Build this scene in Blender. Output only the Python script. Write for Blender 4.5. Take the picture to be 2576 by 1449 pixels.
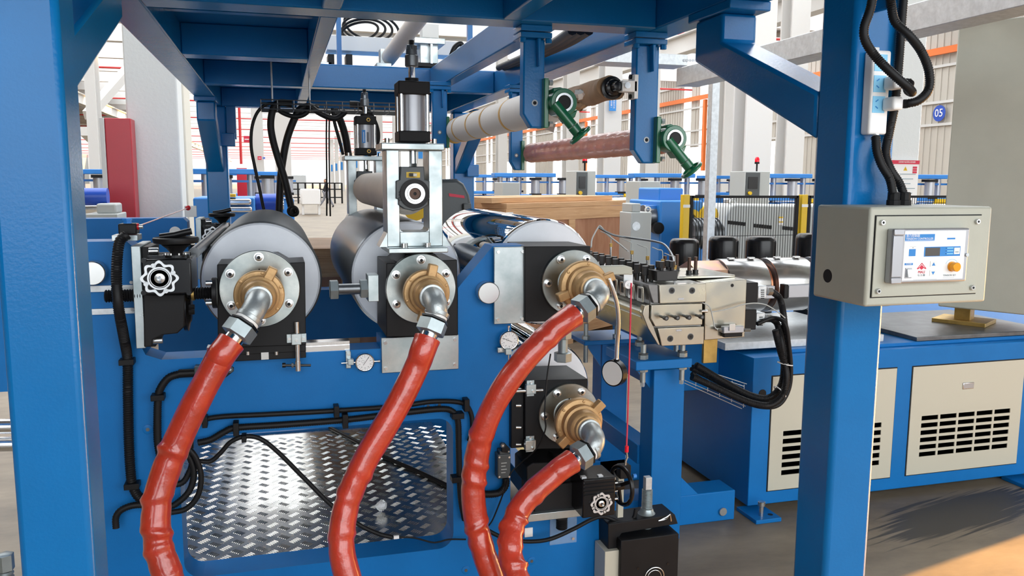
import bpy, bmesh, math, random
import numpy as np
from mathutils import Vector, Matrix
random.seed(7)
SC = bpy.context.scene
COL = SC.collection
for o in list(bpy.data.objects): bpy.data.objects.remove(o)
# ------------------------------------------------------------------ camera
EYE = 1.75
FPX = 2055.0
def _rot(yaw, pit, rol):
    yaw, pit, rol = [math.radians(a) for a in (yaw, pit, rol)]
    cy, sy, cp, sp, cr, sr = math.cos(yaw), math.sin(yaw), math.cos(pit), math.sin(pit), math.cos(rol), math.sin(rol)
    f = np.array([sy*cp, cy*cp, -sp]); r = np.array([cy, -sy, 0.]); d = np.cross(f, r)
    return np.array([cr*r + sr*d, -sr*r + cr*d, f])
RC = _rot(15.889, 7.499, -0.287)
cam = bpy.data.cameras.new('camera'); camo = bpy.data.objects.new('camera', cam); COL.objects.link(camo)
cam.sensor_width = 36; cam.lens = 36*FPX/2576; cam.clip_start = 0.05; cam.clip_end = 900
M = Matrix(((RC[0][0], -RC[1][0], -RC[2][0], 0), (RC[0][1], -RC[1][1], -RC[2][1], 0), (RC[0][2], -RC[1][2], -RC[2][2], EYE), (0, 0, 0, 1)))
camo.matrix_world = M
SC.camera = camo
# ------------------------------------------------------------------ light
W = bpy.data.worlds.new('sky'); SC.world = W; W.use_nodes = True
bg = W.node_tree.nodes['Background']; bg.inputs[0].default_value = (0.93, 0.97, 1.0, 1); bg.inputs[1].default_value = 5.0
sun = bpy.data.lights.new('sun', 'SUN'); sun.energy = 34.0; sun.color = (1.0, 0.52, 0.15); sun.angle = math.radians(0.8)
suno = bpy.data.objects.new('sun', sun); COL.objects.link(suno)
_e = math.radians(12.0); SUN_DIR = Vector((-0.975*math.cos(_e), -0.222*math.cos(_e), -math.sin(_e)))      # the way the light travels
suno.rotation_euler = SUN_DIR.to_track_quat('-Z', 'Y').to_euler(); suno.location = (6, -8, 6)
vs = SC.view_settings
vs.view_transform = 'Standard'; vs.look = 'None'; vs.gamma = 1; vs.use_curve_mapping = False; vs.exposure = 0.0
# ------------------------------------------------------------------ pixel -> place
def ray(x, y): return RC.T @ np.array([(x-1288)/FPX, (y-724.5)/FPX, 1.])
def P(x, y, Y): d = ray(x, y); d = d*(Y/d[1]); return Vector((d[0], d[1], d[2]+EYE))
def PX(x, y, X): d = ray(x, y); d = d*(X/d[0]); return Vector((d[0], d[1], d[2]+EYE))
def PZ(x, y, Z): d = ray(x, y); d = d*((Z-EYE)/d[2]); return Vector((d[0], d[1], d[2]+EYE))
def L(x, y, Y, px): return (P(x+px/2, y, Y)-P(x-px/2, y, Y)).length      # metres across px pixels on plane Y
V = Vector
# ------------------------------------------------------------------ materials
MT = {}
def mat(name, col, rough=.5, metal=0., var=0., vscale=6., bump=0., bscale=60., coat=0., spec=.5, stretch=None, emit=0., col2=None, trans=0., alpha=1., rvar=0.):
    m = bpy.data.materials.new(name); m.use_nodes = True; MT[name] = m
    nt = m.node_tree; b = nt.nodes['Principled BSDF']; ln = nt.links.new
    b.inputs['Base Color'].default_value = (*col, 1); b.inputs['Roughness'].default_value = rough; b.inputs['Metallic'].default_value = metal
    b.inputs['Coat Weight'].default_value = coat; b.inputs['Coat Roughness'].default_value = .08; b.inputs['Specular IOR Level'].default_value = spec
    if trans: b.inputs['Transmission Weight'].default_value = trans
    if alpha < 1: b.inputs['Alpha'].default_value = alpha
    if emit: b.inputs['Emission Color'].default_value = (*col, 1); b.inputs['Emission Strength'].default_value = emit
    if var or bump or col2 or rvar:
        tc = nt.nodes.new('ShaderNodeTexCoord'); mp = nt.nodes.new('ShaderNodeMapping'); ln(tc.outputs['Object'], mp.inputs[0])
        if stretch: mp.inputs['Scale'].default_value = stretch
    if var or col2 or rvar:
        n = nt.nodes.new('ShaderNodeTexNoise'); n.inputs['Scale'].default_value = vscale; n.inputs['Detail'].default_value = 6; n.inputs['Roughness'].default_value = .6
        ln(mp.outputs[0], n.inputs['Vector'])
        r = nt.nodes.new('ShaderNodeValToRGB'); ln(n.outputs['Fac'], r.inputs[0])
        r.color_ramp.elements[0].position = .33; r.color_ramp.elements[1].position = .67
        c2 = col2 if col2 else tuple(min(1, c*(1+var)) for c in col); c1 = col if col2 else tuple(c*(1-var) for c in col)
        r.color_ramp.elements[0].color = (*c1, 1); r.color_ramp.elements[1].color = (*c2, 1)
        if var or col2: ln(r.outputs[0], b.inputs['Base Color'])
        if rvar:
            mr = nt.nodes.new('ShaderNodeMapRange'); ln(n.outputs['Fac'], mr.inputs[0]); mr.inputs[1].default_value = .3; mr.inputs[2].default_value = .7
            mr.inputs[3].default_value = max(.02, rough-rvar); mr.inputs[4].default_value = rough+rvar; ln(mr.outputs[0], b.inputs['Roughness'])
    if bump:
        n2 = nt.nodes.new('ShaderNodeTexNoise'); n2.inputs['Scale'].default_value = bscale; n2.inputs['Detail'].default_value = 3
        ln(mp.outputs[0], n2.inputs['Vector'])
        bp = nt.nodes.new('ShaderNodeBump'); bp.inputs['Strength'].default_value = bump; bp.inputs['Distance'].default_value = .01
        ln(n2.outputs['Fac'], bp.inputs['Height']); ln(bp.outputs[0], b.inputs['Normal'])
    return m
mat('blue', (.003, .145, .41), .24, coat=.0, spec=.3, var=.06, vscale=3, bump=.05, bscale=130)
mat('blue_mach', (.003, .145, .43), .45, coat=.05, spec=.22, var=.05, vscale=4, bump=.03, bscale=150)
mat('blue_bg', (.02, .2, .6), .4)
mat('navy_bg', (.01, .07, .45), .35)
mat('black', (.009, .009, .01), .45, var=.15, vscale=10, spec=.22)
mat('black_matt', (.013, .013, .014), .6, spec=.22)
mat('black_gloss', (.007, .007, .008), .25, spec=.35)
mat('rubber', (.009, .009, .01), .5, spec=.25)
mat('zinc', (.52, .56, .565), .36, .85, col2=(.35, .41, .42), vscale=9, rvar=.12)
mat('zinc_face', (.43, .44, .42), .34, .97, col2=(.22, .26, .26), vscale=7, rvar=.14)
mat('galv', (.56, .59, .61), .42, .5, var=.12, vscale=30)
mat('steel', (.6, .61, .61), .26, .95)
mat('steel_dark', (.16, .17, .18), .34, .8, var=.2, vscale=12)
mat('chrome', (.82, .84, .86), .02, 1.)
mat('chrome_soft', (.75, .77, .79), .14, 1.)
mat('roll_body', (.24, .255, .27), .3, .75, var=.12, vscale=3, stretch=(1, .2, 1))
mat('roll_grey', (.09, .095, .1), .5, .25)
mat('cap_grey', (.74, .77, .82), .42, .12, var=.04, vscale=8, bump=.03)
mat('cap_black', (.015, .015, .016), .38, var=.1)
mat('gold', (.5, .31, .14), .46, .45, var=.12, vscale=20, bump=.12, bscale=90)
mat('brass', (.5, .33, .1), .4, .8, var=.2, vscale=9)
mat('elbow', (.42, .45, .45), .4, .7, var=.1, vscale=25, bump=.1, bscale=120)
mat('nut', (.34, .39, .4), .36, .7, var=.08, vscale=30)
mat('white_tape', (.85, .85, .83), .6)
mat('hose_red', (.5, .04, .017), .3, coat=.6, var=.14, vscale=14, bump=.35, bscale=32, spec=.6)
mat('green', (.004, .13, .055), .3, coat=.4)
mat('beige_roll', (.8, .735, .66), .55, var=.04, vscale=4)
mat('wrap_white', (.72, .68, .64), .6, bump=.12, bscale=14)
mat('tape_yellow', (.62, .33, .04), .35)
mat('wrap_red', (.62, .25, .19), .42, var=.22, vscale=16, bump=.4, bscale=22, coat=.4, stretch=(1, .35, 1))
mat('paper_brown', (.36, .22, .12), .7, var=.2, vscale=8, bump=.3, bscale=20)
mat('cabinet', (.43, .435, .37), .45, bump=.04, bscale=160, var=.03)
mat('cabinet_bg', (.42, .44, .43), .5)
mat('panel_beige', (.52, .50, .41), .4)
mat('cream_white', (.78, .78, .76), .4)
mat('pure_white', (.85, .85, .85), .45)
mat('aluminium', (.4, .41, .44), .38, .6)
mat('lcd', (.06, .05, .045), .3)
mat('print_blue', (.02, .22, .6), .5)
mat('print_red', (.6, .02, .06), .5)
mat('print_grey', (.3, .38, .42), .5)
mat('socket_blue', (.25, .62, .9), .4)
mat('amber', (.75, .3, .01), .28, .5)
mat('red', (.55, .01, .02), .35)
mat('red_panel', (.42, .015, .03), .35, var=.06, vscale=2)
mat('red_light', (.8, .01, .03), .2)
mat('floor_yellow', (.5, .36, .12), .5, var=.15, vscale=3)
mat('yellow', (.72, .46, .0), .4)
mat('orange', (.8, .18, .03), .5)
mat('pillar', (.66, .69, .69), .7, bump=.25, bscale=26)
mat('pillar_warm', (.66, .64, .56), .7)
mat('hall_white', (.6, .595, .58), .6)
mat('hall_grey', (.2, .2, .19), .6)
mat('pipe_red', (.6, .03, .03), .4)
mat('siding', (.5, .47, .42), .55)
mat('window_sky', (.9, .95, 1.0), .3, emit=1.6)
mat('cloth_dark', (.02, .022, .03), .8)
mat('cloth_grey', (.25, .26, .3), .8)
mat('skin', (.5, .28, .18), .6)
mat('hair', (.02, .015, .012), .6)
mat('silver_ring', (.75, .77, .78), .35, .6)
mat('die_steel', (.46, .46, .43), .24, .95, col2=(.5, .46, .35), vscale=5, rvar=.08)
mat('die_dark', (.2, .2, .2), .35, .7, var=.2, vscale=10)
mat('bolt_black', (.01, .01, .011), .35)
mat('bolt_brown', (.09, .05, .035), .5, .4)
mat('heater', (.42, .42, .42), .22, .92, var=.1, vscale=5)
mat('copper', (.7, .26, .14), .3, .9)
mat('irid', (.6, .4, .2), .28, .9, col2=(.5, .28, .3), vscale=7)
mat('perspex', (.35, .55, .8), .1, alpha=.35)
mat('clear_wrap', (.8, .8, .82), .15, alpha=.3)
mat('forklift', (.055, .065, .07), .4, bump=.05)
_nt = MT['zinc_face'].node_tree; _b = _nt.nodes['Principled BSDF']; _b.inputs['Anisotropic'].default_value = .85
_tn = _nt.nodes.new('ShaderNodeTangent'); _tn.direction_type = 'RADIAL'; _tn.axis = 'Y'; _nt.links.new(_tn.outputs[0], _b.inputs['Tangent'])
def wood_mat(name, c1, c2, sc=(1, 1, 1)):
    m = mat(name, c1, .6, bump=.1, bscale=50)
    nt = m.node_tree; b = nt.nodes['Principled BSDF']; ln = nt.links.new
    tc = nt.nodes.new('ShaderNodeTexCoord'); mp = nt.nodes.new('ShaderNodeMapping'); mp.inputs['Scale'].default_value = sc; ln(tc.outputs['Object'], mp.inputs[0])
    n = nt.nodes.new('ShaderNodeTexNoise'); n.inputs['Scale'].default_value = 6; n.inputs['Detail'].default_value = 8; n.inputs['Distortion'].default_value = 1.2; ln(mp.outputs[0], n.inputs['Vector'])
    r = nt.nodes.new('ShaderNodeValToRGB'); r.color_ramp.elements[0].position = .3; r.color_ramp.elements[1].position = .7
    r.color_ramp.elements[0].color = (*c1, 1); r.color_ramp.elements[1].color = (*c2, 1); ln(n.outputs[0], r.inputs[0]); ln(r.outputs[0], b.inputs['Base Color'])
wood_mat('wood', (.50, .27, .12), (.66, .40, .21), (.35, .35, 9))
wood_mat('ply', (.40, .17, .085), (.50, .25, .14), (1.2, 3, .5))
def floor_mat():
    m = mat('concrete', (.2, .18, .15), .45); nt = m.node_tree; b = nt.nodes['Principled BSDF']; ln = nt.links.new
    tc = nt.nodes.new('ShaderNodeTexCoord')
    n = nt.nodes.new('ShaderNodeTexNoise'); n.inputs['Scale'].default_value = 1.3; n.inputs['Detail'].default_value = 9; n.inputs['Roughness'].default_value = .65
    mp = nt.nodes.new('ShaderNodeMapping'); mp.inputs['Scale'].default_value = (1, 2.2, 1); mp.inputs['Rotation'].default_value = (0, 0, .35)
    ln(tc.outputs['Object'], mp.inputs[0]); ln(mp.outputs[0], n.inputs['Vector'])
    r = nt.nodes.new('ShaderNodeValToRGB'); r.color_ramp.elements[0].position = .3; r.color_ramp.elements[1].position = .72
    r.color_ramp.elements[0].color = (.135, .105, .075, 1); r.color_ramp.elements[1].color = (.3, .238, .165, 1); ln(n.outputs[0], r.inputs[0])
    # oil stain: an ellipse with streaked edges, where the photograph has it
    sp = nt.nodes.new('ShaderNodeMapping'); sp.vector_type = 'TEXTURE'; sp.inputs['Location'].default_value = STAIN; sp.inputs['Rotation'].default_value = (0, 0, .25); sp.inputs['Scale'].default_value = (.66, .2, 1)
    ln(tc.outputs['Object'], sp.inputs[0])
    ns = nt.nodes.new('ShaderNodeTexNoise'); ns.inputs['Scale'].default_value = 2.2; ns.inputs['Detail'].default_value = 7
    ms = nt.nodes.new('ShaderNodeMapping'); ms.inputs['Scale'].default_value = (.5, 4, 1); ln(sp.outputs[0], ms.inputs[0]); ln(ms.outputs[0], ns.inputs['Vector'])
    gl = nt.nodes.new('ShaderNodeVectorMath'); gl.operation = 'LENGTH'; ln(sp.outputs[0], gl.inputs[0])
    ad = nt.nodes.new('ShaderNodeMath'); ad.operation = 'MULTIPLY_ADD'; ln(ns.outputs[0], ad.inputs[0]); ad.inputs[1].default_value = 1.9; ln(gl.outputs['Value'], ad.inputs[2])
    mr = nt.nodes.new('ShaderNodeMapRange'); ln(ad.outputs[0], mr.inputs[0]); mr.inputs[1].default_value = 1.75; mr.inputs[2].default_value = 1.95; mr.inputs[3].default_value = 1; mr.inputs[4].default_value = 0
    mx = nt.nodes.new('ShaderNodeMixRGB'); ln(mr.outputs[0], mx.inputs[0]); ln(r.outputs[0], mx.inputs[1]); mx.inputs[2].default_value = (.05, .042, .035, 1)
    ln(mx.outputs[0], b.inputs['Base Color'])
    rr = nt.nodes.new('ShaderNodeMapRange'); ln(mr.outputs[0], rr.inputs[0]); rr.inputs[3].default_value = .52; rr.inputs[4].default_value = .5; ln(rr.outputs[0], b.inputs['Roughness'])
_s = PZ(2420, 1290, 0); STAIN = (_s.x, _s.y-158, .2)
floor_mat()
# ------------------------------------------------------------------ mesh builder
def perp(d):
    d = d.normalized(); a = V((0, 0, 1)) if abs(d.z) < .9 else V((1, 0, 0))
    u = d.cross(a).normalized(); return u, d.cross(u).normalized()
def crom(pts, n=8):
    pts = [V(p) for p in pts]
    if len(pts) < 3: return [pts[0].lerp(pts[-1], i/n) for i in range(n+1)]
    q = [pts[0]*2-pts[1]] + pts + [pts[-1]*2-pts[-2]]; out = []
    for i in range(1, len(q)-2):
        a, b, c, d = q[i-1:i+3]
        for k in range(n):
            t = k/n
            out.append(.5*((2*b)+(c-a)*t+(2*a-5*b+4*c-d)*t*t+(3*b-a-3*c+d)*t**3))
    out.append(pts[-1]); return out
def resample(path, step):
    out = [path[0]]; acc = 0
    for a, b in zip(path, path[1:]):
        l = (b-a).length
        if l == 0: continue
        t = step-acc
        while t <= l: out.append(a.lerp(b, t/l)); t += step
        acc = l-(t-step)
    return out
class MB:
    def __init__(s): s.v = []; s.f = []
    def add(s, vs, fs):
        n = len(s.v); s.v += [tuple(v) for v in vs]; s.f += [tuple(i+n for i in f) for f in fs]; return s
    def box(s, x0, x1, y0, y1, z0, z1):
        return s.add([(x, y, z) for x in (x0, x1) for y in (y0, y1) for z in (z0, z1)], [(0, 1, 3, 2), (4, 6, 7, 5), (0, 4, 5, 1), (2, 3, 7, 6), (0, 2, 6, 4), (1, 5, 7, 3)])
    def cbox(s, c, sx, sy, sz): return s.box(c[0]-sx/2, c[0]+sx/2, c[1]-sy/2, c[1]+sy/2, c[2]-sz/2, c[2]+sz/2)
    def obox(s, c, a, b, d):          # half axes
        c, a, b, d = V(c), V(a), V(b), V(d)
        return s.add([c+a*i+b*j+d*k for i in (-1, 1) for j in (-1, 1) for k in (-1, 1)], [(0, 1, 3, 2), (4, 6, 7, 5), (0, 4, 5, 1), (2, 3, 7, 6), (0, 2, 6, 4), (1, 5, 7, 3)])
    def bar(s, p, q, w, h, up=(0, 0, 1)):   # square bar p->q
        p, q = V(p), V(q); d = (q-p); u = d.cross(V(up)).normalized(); n = u.cross(d).normalized()
        return s.obox((p+q)/2, d/2, u*w/2, n*h/2)
    def prism(s, pts, vec):
        pts = [V(p) for p in pts]; vec = V(vec); n = len(pts)
        return s.add(pts+[p+vec for p in pts], [tuple(range(n)), tuple(range(2*n-1, n-1, -1))]+[(i, i+n, (i+1) % n+n, (i+1) % n) for i in range(n)])
    def lathe(s, p, d, prof, seg=32, u=None):   # prof: (t along d, r)
        p, d = V(p), V(d).normalized(); a, b = perp(d); n = len(prof); vs = []; fs = []
        for t, r in prof:
            for k in range(seg):
                an = 2*math.pi*k/seg; vs.append(p+d*t+(a*math.cos(an)+b*math.sin(an))*max(r, 1e-5))
        for i in range(n-1):
            for k in range(seg):
                k2 = (k+1) % seg; fs.append((i*seg+k, i*seg+k2, (i+1)*seg+k2, (i+1)*seg+k))
        if prof[0][1] > 1e-4: fs.append(tuple(range(seg-1, -1, -1)))
        if prof[-1][1] > 1e-4: fs.append(tuple((n-1)*seg+k for k in range(seg)))
        return s.add(vs, fs)
    def cyl(s, p, q, r, r2=None, seg=24, ch=0):
        p, q = V(p), V(q); l = (q-p).length; r2 = r if r2 is None else r2
        pr = [(0, r-ch), (ch, r), (l-ch, r2), (l, r2-ch)] if ch else [(0, r), (l, r2)]
        return s.lathe(p, q-p, pr, seg)
    def ring(s, p, d, ri, ro, t, seg=40):
        p, d = V(p), V(d).normalized(); a, b = perp(d); vs = []; fs = []
        for tt, r in ((0, ri), (0, ro), (t, ro), (t, ri)):
            for k in range(seg):
                an = 2*math.pi*k/seg; vs.append(p+d*tt+(a*math.cos(an)+b*math.sin(an))*r)
        for i in range(4):
            for k in range(seg):
                k2 = (k+1) % seg; j = (i+1) % 4; fs.append((i*seg+k, i*seg+k2, j*seg+k2, j*seg+k))
        return s.add(vs, fs)
    def hexa(s, p, q, r, ch=.12):
        p, q = V(p), V(q); l = (q-p).length; return s.lathe(p, q-p, [(0, r*(1-ch)), (r*ch*.5, r), (l-r*ch*.5, r), (l, r*(1-ch))], 6)
    def tube(s, path, r, seg=10, closed=False, rf=None, caps=True):
        path = [V(p) for p in path]; n = len(path); vs = []; fs = []
        t0 = (path[1]-path[0]).normalized(); u, w = perp(t0)
        for i, p in enumerate(path):
            if closed: t = (path[(i+1) % n]-path[i-1])
            else: t = path[min(i+1, n-1)]-path[max(i-1, 0)]
            t = t.normalized() if t.length else t0
            u = (u-t*u.dot(t)).normalized(); w = t.cross(u)
            for k in range(seg):
                an = 2*math.pi*k/seg; rr = rf(i, n, an) if rf else r; vs.append(p+(u*math.cos(an)+w*math.sin(an))*rr)
        for i in range(n if closed else n-1):
            j = (i+1) % n
            for k in range(seg):
                k2 = (k+1) % seg; fs.append((i*seg+k, i*seg+k2, j*seg+k2, j*seg+k))
        if not closed and caps: fs += [tuple(range(seg-1, -1, -1)), tuple((n-1)*seg+k for k in range(seg))]
        return s.add(vs, fs)
    def conduit(s, pts, r, pitch=.007, seg=10, n=10):   # corrugated hose
        path = resample(crom(pts, n), pitch/2)
        return s.tube(path, r, seg, rf=lambda i, n, a: r*(1.05 if i % 2 else .9))
    def torus(s, c, d, R, r, seg=40, s2=10):
        c, d = V(c), V(d).normalized(); a, b = perp(d)
        return s.tube([c+(a*math.cos(2*math.pi*k/seg)+b*math.sin(2*math.pi*k/seg))*R for k in range(seg)], r, s2, closed=True)
    def ball(s, c, rx, ry=None, rz=None, seg=16):
        ry = rx if ry is None else ry; rz = rx if rz is None else rz; c = V(c); vs = []; fs = []; m = seg//2
        for i in range(m+1):
            th = math.pi*i/m
            for k in range(seg):
                an = 2*math.pi*k/seg; vs.append((c.x+rx*max(math.sin(th), 1e-4)*math.cos(an), c.y+ry*max(math.sin(th), 1e-4)*math.sin(an), c.z+rz*math.cos(th)))
        for i in range(m):
            for k in range(seg):
                k2 = (k+1) % seg; fs.append((i*seg+k, i*seg+k2, (i+1)*seg+k2, (i+1)*seg+k))
        return s.add(vs, fs)
    def build(s, name, m, parent=None, bev=0., ang=35, label=None, cat=None, group=None, kind=None, seg=2):
        me = bpy.data.meshes.new(name)
        vs = np.array(s.v, dtype=float)
        if parent is not None: org = wloc(parent)
        else: org = V(((vs[:, 0].min()+vs[:, 0].max())/2, (vs[:, 1].min()+vs[:, 1].max())/2, vs[:, 2].min()))
        vs = vs-np.array(org)
        me.from_pydata(vs.tolist(), [], s.f)
        bm = bmesh.new(); bm.from_mesh(me); bmesh.ops.recalc_face_normals(bm, faces=bm.faces); bm.to_mesh(me); bm.free()
        me.shade_smooth(); me.set_sharp_from_angle(angle=math.radians(ang))
        me.materials.append(MT[m])
        o = bpy.data.objects.new(name, me); COL.objects.link(o)
        if parent is not None: o.parent = parent
        else: o.location = org
        if bev:
            md = o.modifiers.new('bevel', 'BEVEL'); md.width = bev; md.segments = seg; md.limit_method = 'ANGLE'; md.angle_limit = math.radians(40)
        tag(o, label, cat, group, kind); return o
def wloc(o):
    l = V(o.location)
    while o.parent is not None: o = o.parent; l = l+V(o.location)
    return l
def tag(o, label=None, cat=None, group=None, kind=None):
    if label: o['label'] = label
    if cat: o['category'] = cat
    if group: o['group'] = group
    if kind: o['kind'] = kind
    return o
def thing(name, loc, label, cat, group=None, kind=None):
    o = bpy.data.objects.new(name, None); o.empty_display_size = .05; COL.objects.link(o); o.location = loc
    return tag(o, label, cat, group, kind)
def dup(o, dv, parent=None, label=None):
    c = o.copy(); COL.objects.link(c)
    if parent is not None: c.parent = parent
    else: c.location = V(o.location)+V(dv)
    for ch in list(o.children): dup(ch, dv, c)
    if label: c['label'] = label
    return c
def text(s, size, name, m, parent, c, right, up, depth=.0006, align='CENTER', spacing=1.0):
    right, up = V(right).normalized(), V(up).normalized(); nrm = right.cross(up)
    cu = bpy.data.curves.new('t', 'FONT'); cu.body = s; cu.size = size; cu.extrude = depth; cu.align_x = align; cu.align_y = 'CENTER'; cu.space_character = spacing; cu.resolution_u = 2
    ob = bpy.data.objects.new('t', cu); COL.objects.link(ob); dg = bpy.context.evaluated_depsgraph_get()
    me = bpy.data.meshes.new_from_object(ob.evaluated_get(dg)); bpy.data.objects.remove(ob); bpy.data.curves.remove(cu)
    c = V(c)-(wloc(parent) if parent is not None else V((0, 0, 0)))
    me.transform(Matrix(((right.x, up.x, nrm.x, c.x), (right.y, up.y, nrm.y, c.y), (right.z, up.z, nrm.z, c.z), (0, 0, 0, 1))))
    me.materials.clear(); me.materials.append(MT[m]); me.name = name
    o = bpy.data.objects.new(name, me); COL.objects.link(o)
    if parent is not None: o.parent = parent
    return o
def box(*a): return MB().box(*a)
XX, YY, ZZ = V((1, 0, 0)), V((0, 1, 0)), V((0, 0, 1))
# ================================================================== the hall
fl = box(-70, 70, -14, 330, -.2, 0).build('floor', 'concrete', kind='structure', label='stained grey brown concrete factory floor', cat='floor')
ceil = thing('ceiling', (0, 0, 9), 'long white factory roof of girders, pipes and roof panels', 'ceiling', kind='structure')
g0 = None
for i in range(40):
    Y = 15+6.8*i
    if i == 0:
        g0 = MB().box(-60, 30, Y-.2, Y+.2, 9.0, 9.9).build('girder', 'hall_white', ceil)
        p0 = MB().cyl((-60, Y-1.2, 8.3), (30, Y-1.2, 8.3), .06, seg=8).build('sprinkler_pipe', 'pipe_red', ceil)
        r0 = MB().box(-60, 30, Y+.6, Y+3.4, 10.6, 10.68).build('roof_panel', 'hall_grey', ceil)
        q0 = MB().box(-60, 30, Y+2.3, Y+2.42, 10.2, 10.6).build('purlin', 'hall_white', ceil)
    else:
        for o in ((g0, p0, r0, q0) if i % 3 == 0 else (g0, r0, q0)):
            c = o.copy(); COL.objects.link(c); c.location = (0, 6.8*i, 0)
for X, z in ((17.0, 7.2), (-14., 7.2)):
    m = MB().box(X-.25, X+.25, 8, 280, z+.75, z+.8).box(X-.25, X+.25, 8, 280, z, z+.05).box(X-.03, X+.03, 8, 280, z+.05, z+.75)
    m.build('crane_beam', 'hall_white', ceil)
for a in ((-60, 29, -9.3, 6.2),): MB().box(*a, 10.6, 10.68).build('roof_panel', 'hall_grey', ceil)  # unseen solid roof, added so daylight comes in from the front
MB().box(-60, -15, 6.2, 130, 10.7, 10.76).build('roof_panel', 'hall_grey', ceil)  # unseen extra panel, added to cut daylight from the left
for Y in (-5.4, 1.4, 8.2): MB().box(-60, 29, Y-.2, Y+.2, 9.0, 9.9).build('girder', 'hall_white', ceil)
# diagonal truss braces near the left
for k, (a, b) in enumerate((((222, 290, 30), (345, 150, 34)), ((215, 330, 30), (310, 420, 34)))):
    MB().bar(P(*a), P(*b), .3, .3).build('brace', 'hall_white', ceil)
# right wall with sheet siding, light strips and pipes
WX = 29.0
wr = thing('wall_right', (WX, 60, 0), 'ribbed sheet metal hall wall with tall daylight strips', 'wall', kind='structure')
for i in range(16):
    y0 = 9.0+10*i
    m = MB()
    for (a, b, z0, z1) in ((0, 3.2, 0, 12), (4.4, 5.6, 4.2, 12), (6.8, 10, 0, 12)):
        m.box(WX, WX+.12, y0+a, y0+b, z0, z1)
        for k in range(int((b-a)/.4)): m.box(WX-.04, WX, y0+a+.4*k+.1, y0+a+.4*k+.2, z0, z1)
    if i == 0: s0 = m.build('siding', 'siding', wr)
    else: c = s0.copy(); COL.objects.link(c); c.location = V(s0.location)+V((0, 10*i, 0))
    m = MB().box(WX+.05, WX+.07, y0+3.2, y0+4.4, 0, 12).box(WX+.05, WX+.07, y0+5.6, y0+6.8, 0, 12).box(WX+.05, WX+.07, y0+4.4, y0+5.6, .8, 4.2)
    if i == 0: w0 = m.build('window_strip', 'window_sky', wr)
    else: c = w0.copy(); COL.objects.link(c); c.location = V(w0.location)+V((0, 10*i, 0))
    m = MB()
    for z in (4.3, 5.3, 6.9, 8.6): m.box(WX-.12, WX-.05, y0, y0+10, z, z+.12)
    if i == 0: h0 = m.build('wall_rail', 'hall_white', wr)
    else: c = h0.copy(); COL.objects.link(c); c.location = V(h0.location)+V((0, 10*i, 0))
MB().box(WX-.3, WX-.15, 6, 166, 7.45, 7.75).build('orange_cable_duct', 'orange', wr)
MB().cyl((WX-.5, 6, 9.6), (WX-.5, 166, 9.6), .1, seg=8).build('sprinkler_pipe', 'pipe_red', wr)
for Y in (33., 52., 75.): MB().box(WX-.35, WX-.15, Y, Y+.3, 2.5, 7.4).build('orange_riser', 'orange', wr)
# 05 roundel on the right wall
sg = thing('bay_sign', PX(2363, 300, WX-.2), 'round dark blue sign with white 05 on siding', 'sign')
c = PX(2363, 285, WX-.17); rr = .36
MB().lathe(c, -XX, [(0, rr), (.02, rr)], 40).build('sign_disc', 'navy_bg', sg)
text('05', .5, 'sign_number', 'pure_white', sg, c-XX*.03, (0, -1, 0), (0, 0, 1), .004)
# big textured pillar with the red cabinet, left
def hall_pillar(px, py, w, Y, depth, m, label, z1=9.5, name='hall_pillar', m2=None):
    a = P(px-w/2, py, Y); b = P(px+w/2, py, Y)
    return MB().box(a.x, b.x, Y, Y+depth, 0, z1).build(name, m, bev=.015, label=label, cat='pillar')
pl = thing('hall_pillar', (P(395, 400, 10.5).x, 10.9, 0), 'large rough white plastered pillar beside tall red cabinet', 'pillar')
a = P(318, 300, 10.5).x; b = P(449, 300, 10.5).x
MB().box(a, b, 10.5, 11.0, 0, 9.5).build('plaster_face', 'pillar', pl, bev=.02)
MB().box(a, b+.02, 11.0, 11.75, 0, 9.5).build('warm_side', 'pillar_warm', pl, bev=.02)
rc = thing('fire_cabinet', (P(300, 450, 10.2).x, 10.3, 0), 'tall red metal cabinet with white frame beside plastered pillar', 'cabinet')
a = P(268, 400, 10.2).x; b = P(334, 400, 10.2).x; zt = P(300, 297, 10.2).z
MB().box(a, b, 10.2, 10.48, 0, zt).build('body', 'red_panel', rc, bev=.01)
MB().box(a-.05, a-.002, 10.18, 10.5, 0, zt).build('frame', 'hall_white', rc, bev=.004)
# white columns in the hall
for i, (px, w, Y, z1, lb) in enumerate(((650, 28, 30, 8.9, 'white hall column with red sign plates beside the rear cross beam'), (713, 40, 26, 8.9, 'white hall column behind the hanging black hoses'), (1540, 42, 24, 8.9, 'white hall column with blue vertical banner'),
        (1905, 66, 17.5, 8.9, 'wide white hall column with long bracket behind the diagonal brace'), (1640, 30, 30, 8.9, 'white hall column seen behind the red wrapped roller'), (1835, 34, 26, 8.9, 'cream hall column right of the galvanised post'), (1998, 44, 22, 8.9, 'cream hall column beside the blue front post'), (1440, 30, 33, 8.9, 'white hall column above the wooden crate'), (238, 26, 22, 8.9, 'white hall column left of the red cabinet'), (1265, 22, 40, 8.9, 'slim white hall column between the hanging rollers'))):
    a = P(px-w/2, 420, Y).x; b = P(px+w/2, 420, Y).x
    t = thing('hall_column', ((a+b)/2, Y, 0), lb, 'column')
    MB().box(a, b, Y, Y+.06, 0, z1).box(a, b, Y+.54, Y+.6, 0, z1).box((a+b)/2-.03, (a+b)/2+.03, Y+.06, Y+.54, 0, z1).build('shaft', 'hall_white', t)
    MB().box(a-.15, b+.15, Y-.1, Y+.7, 0, .04).build('base_plate', 'hall_white', t)
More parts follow.
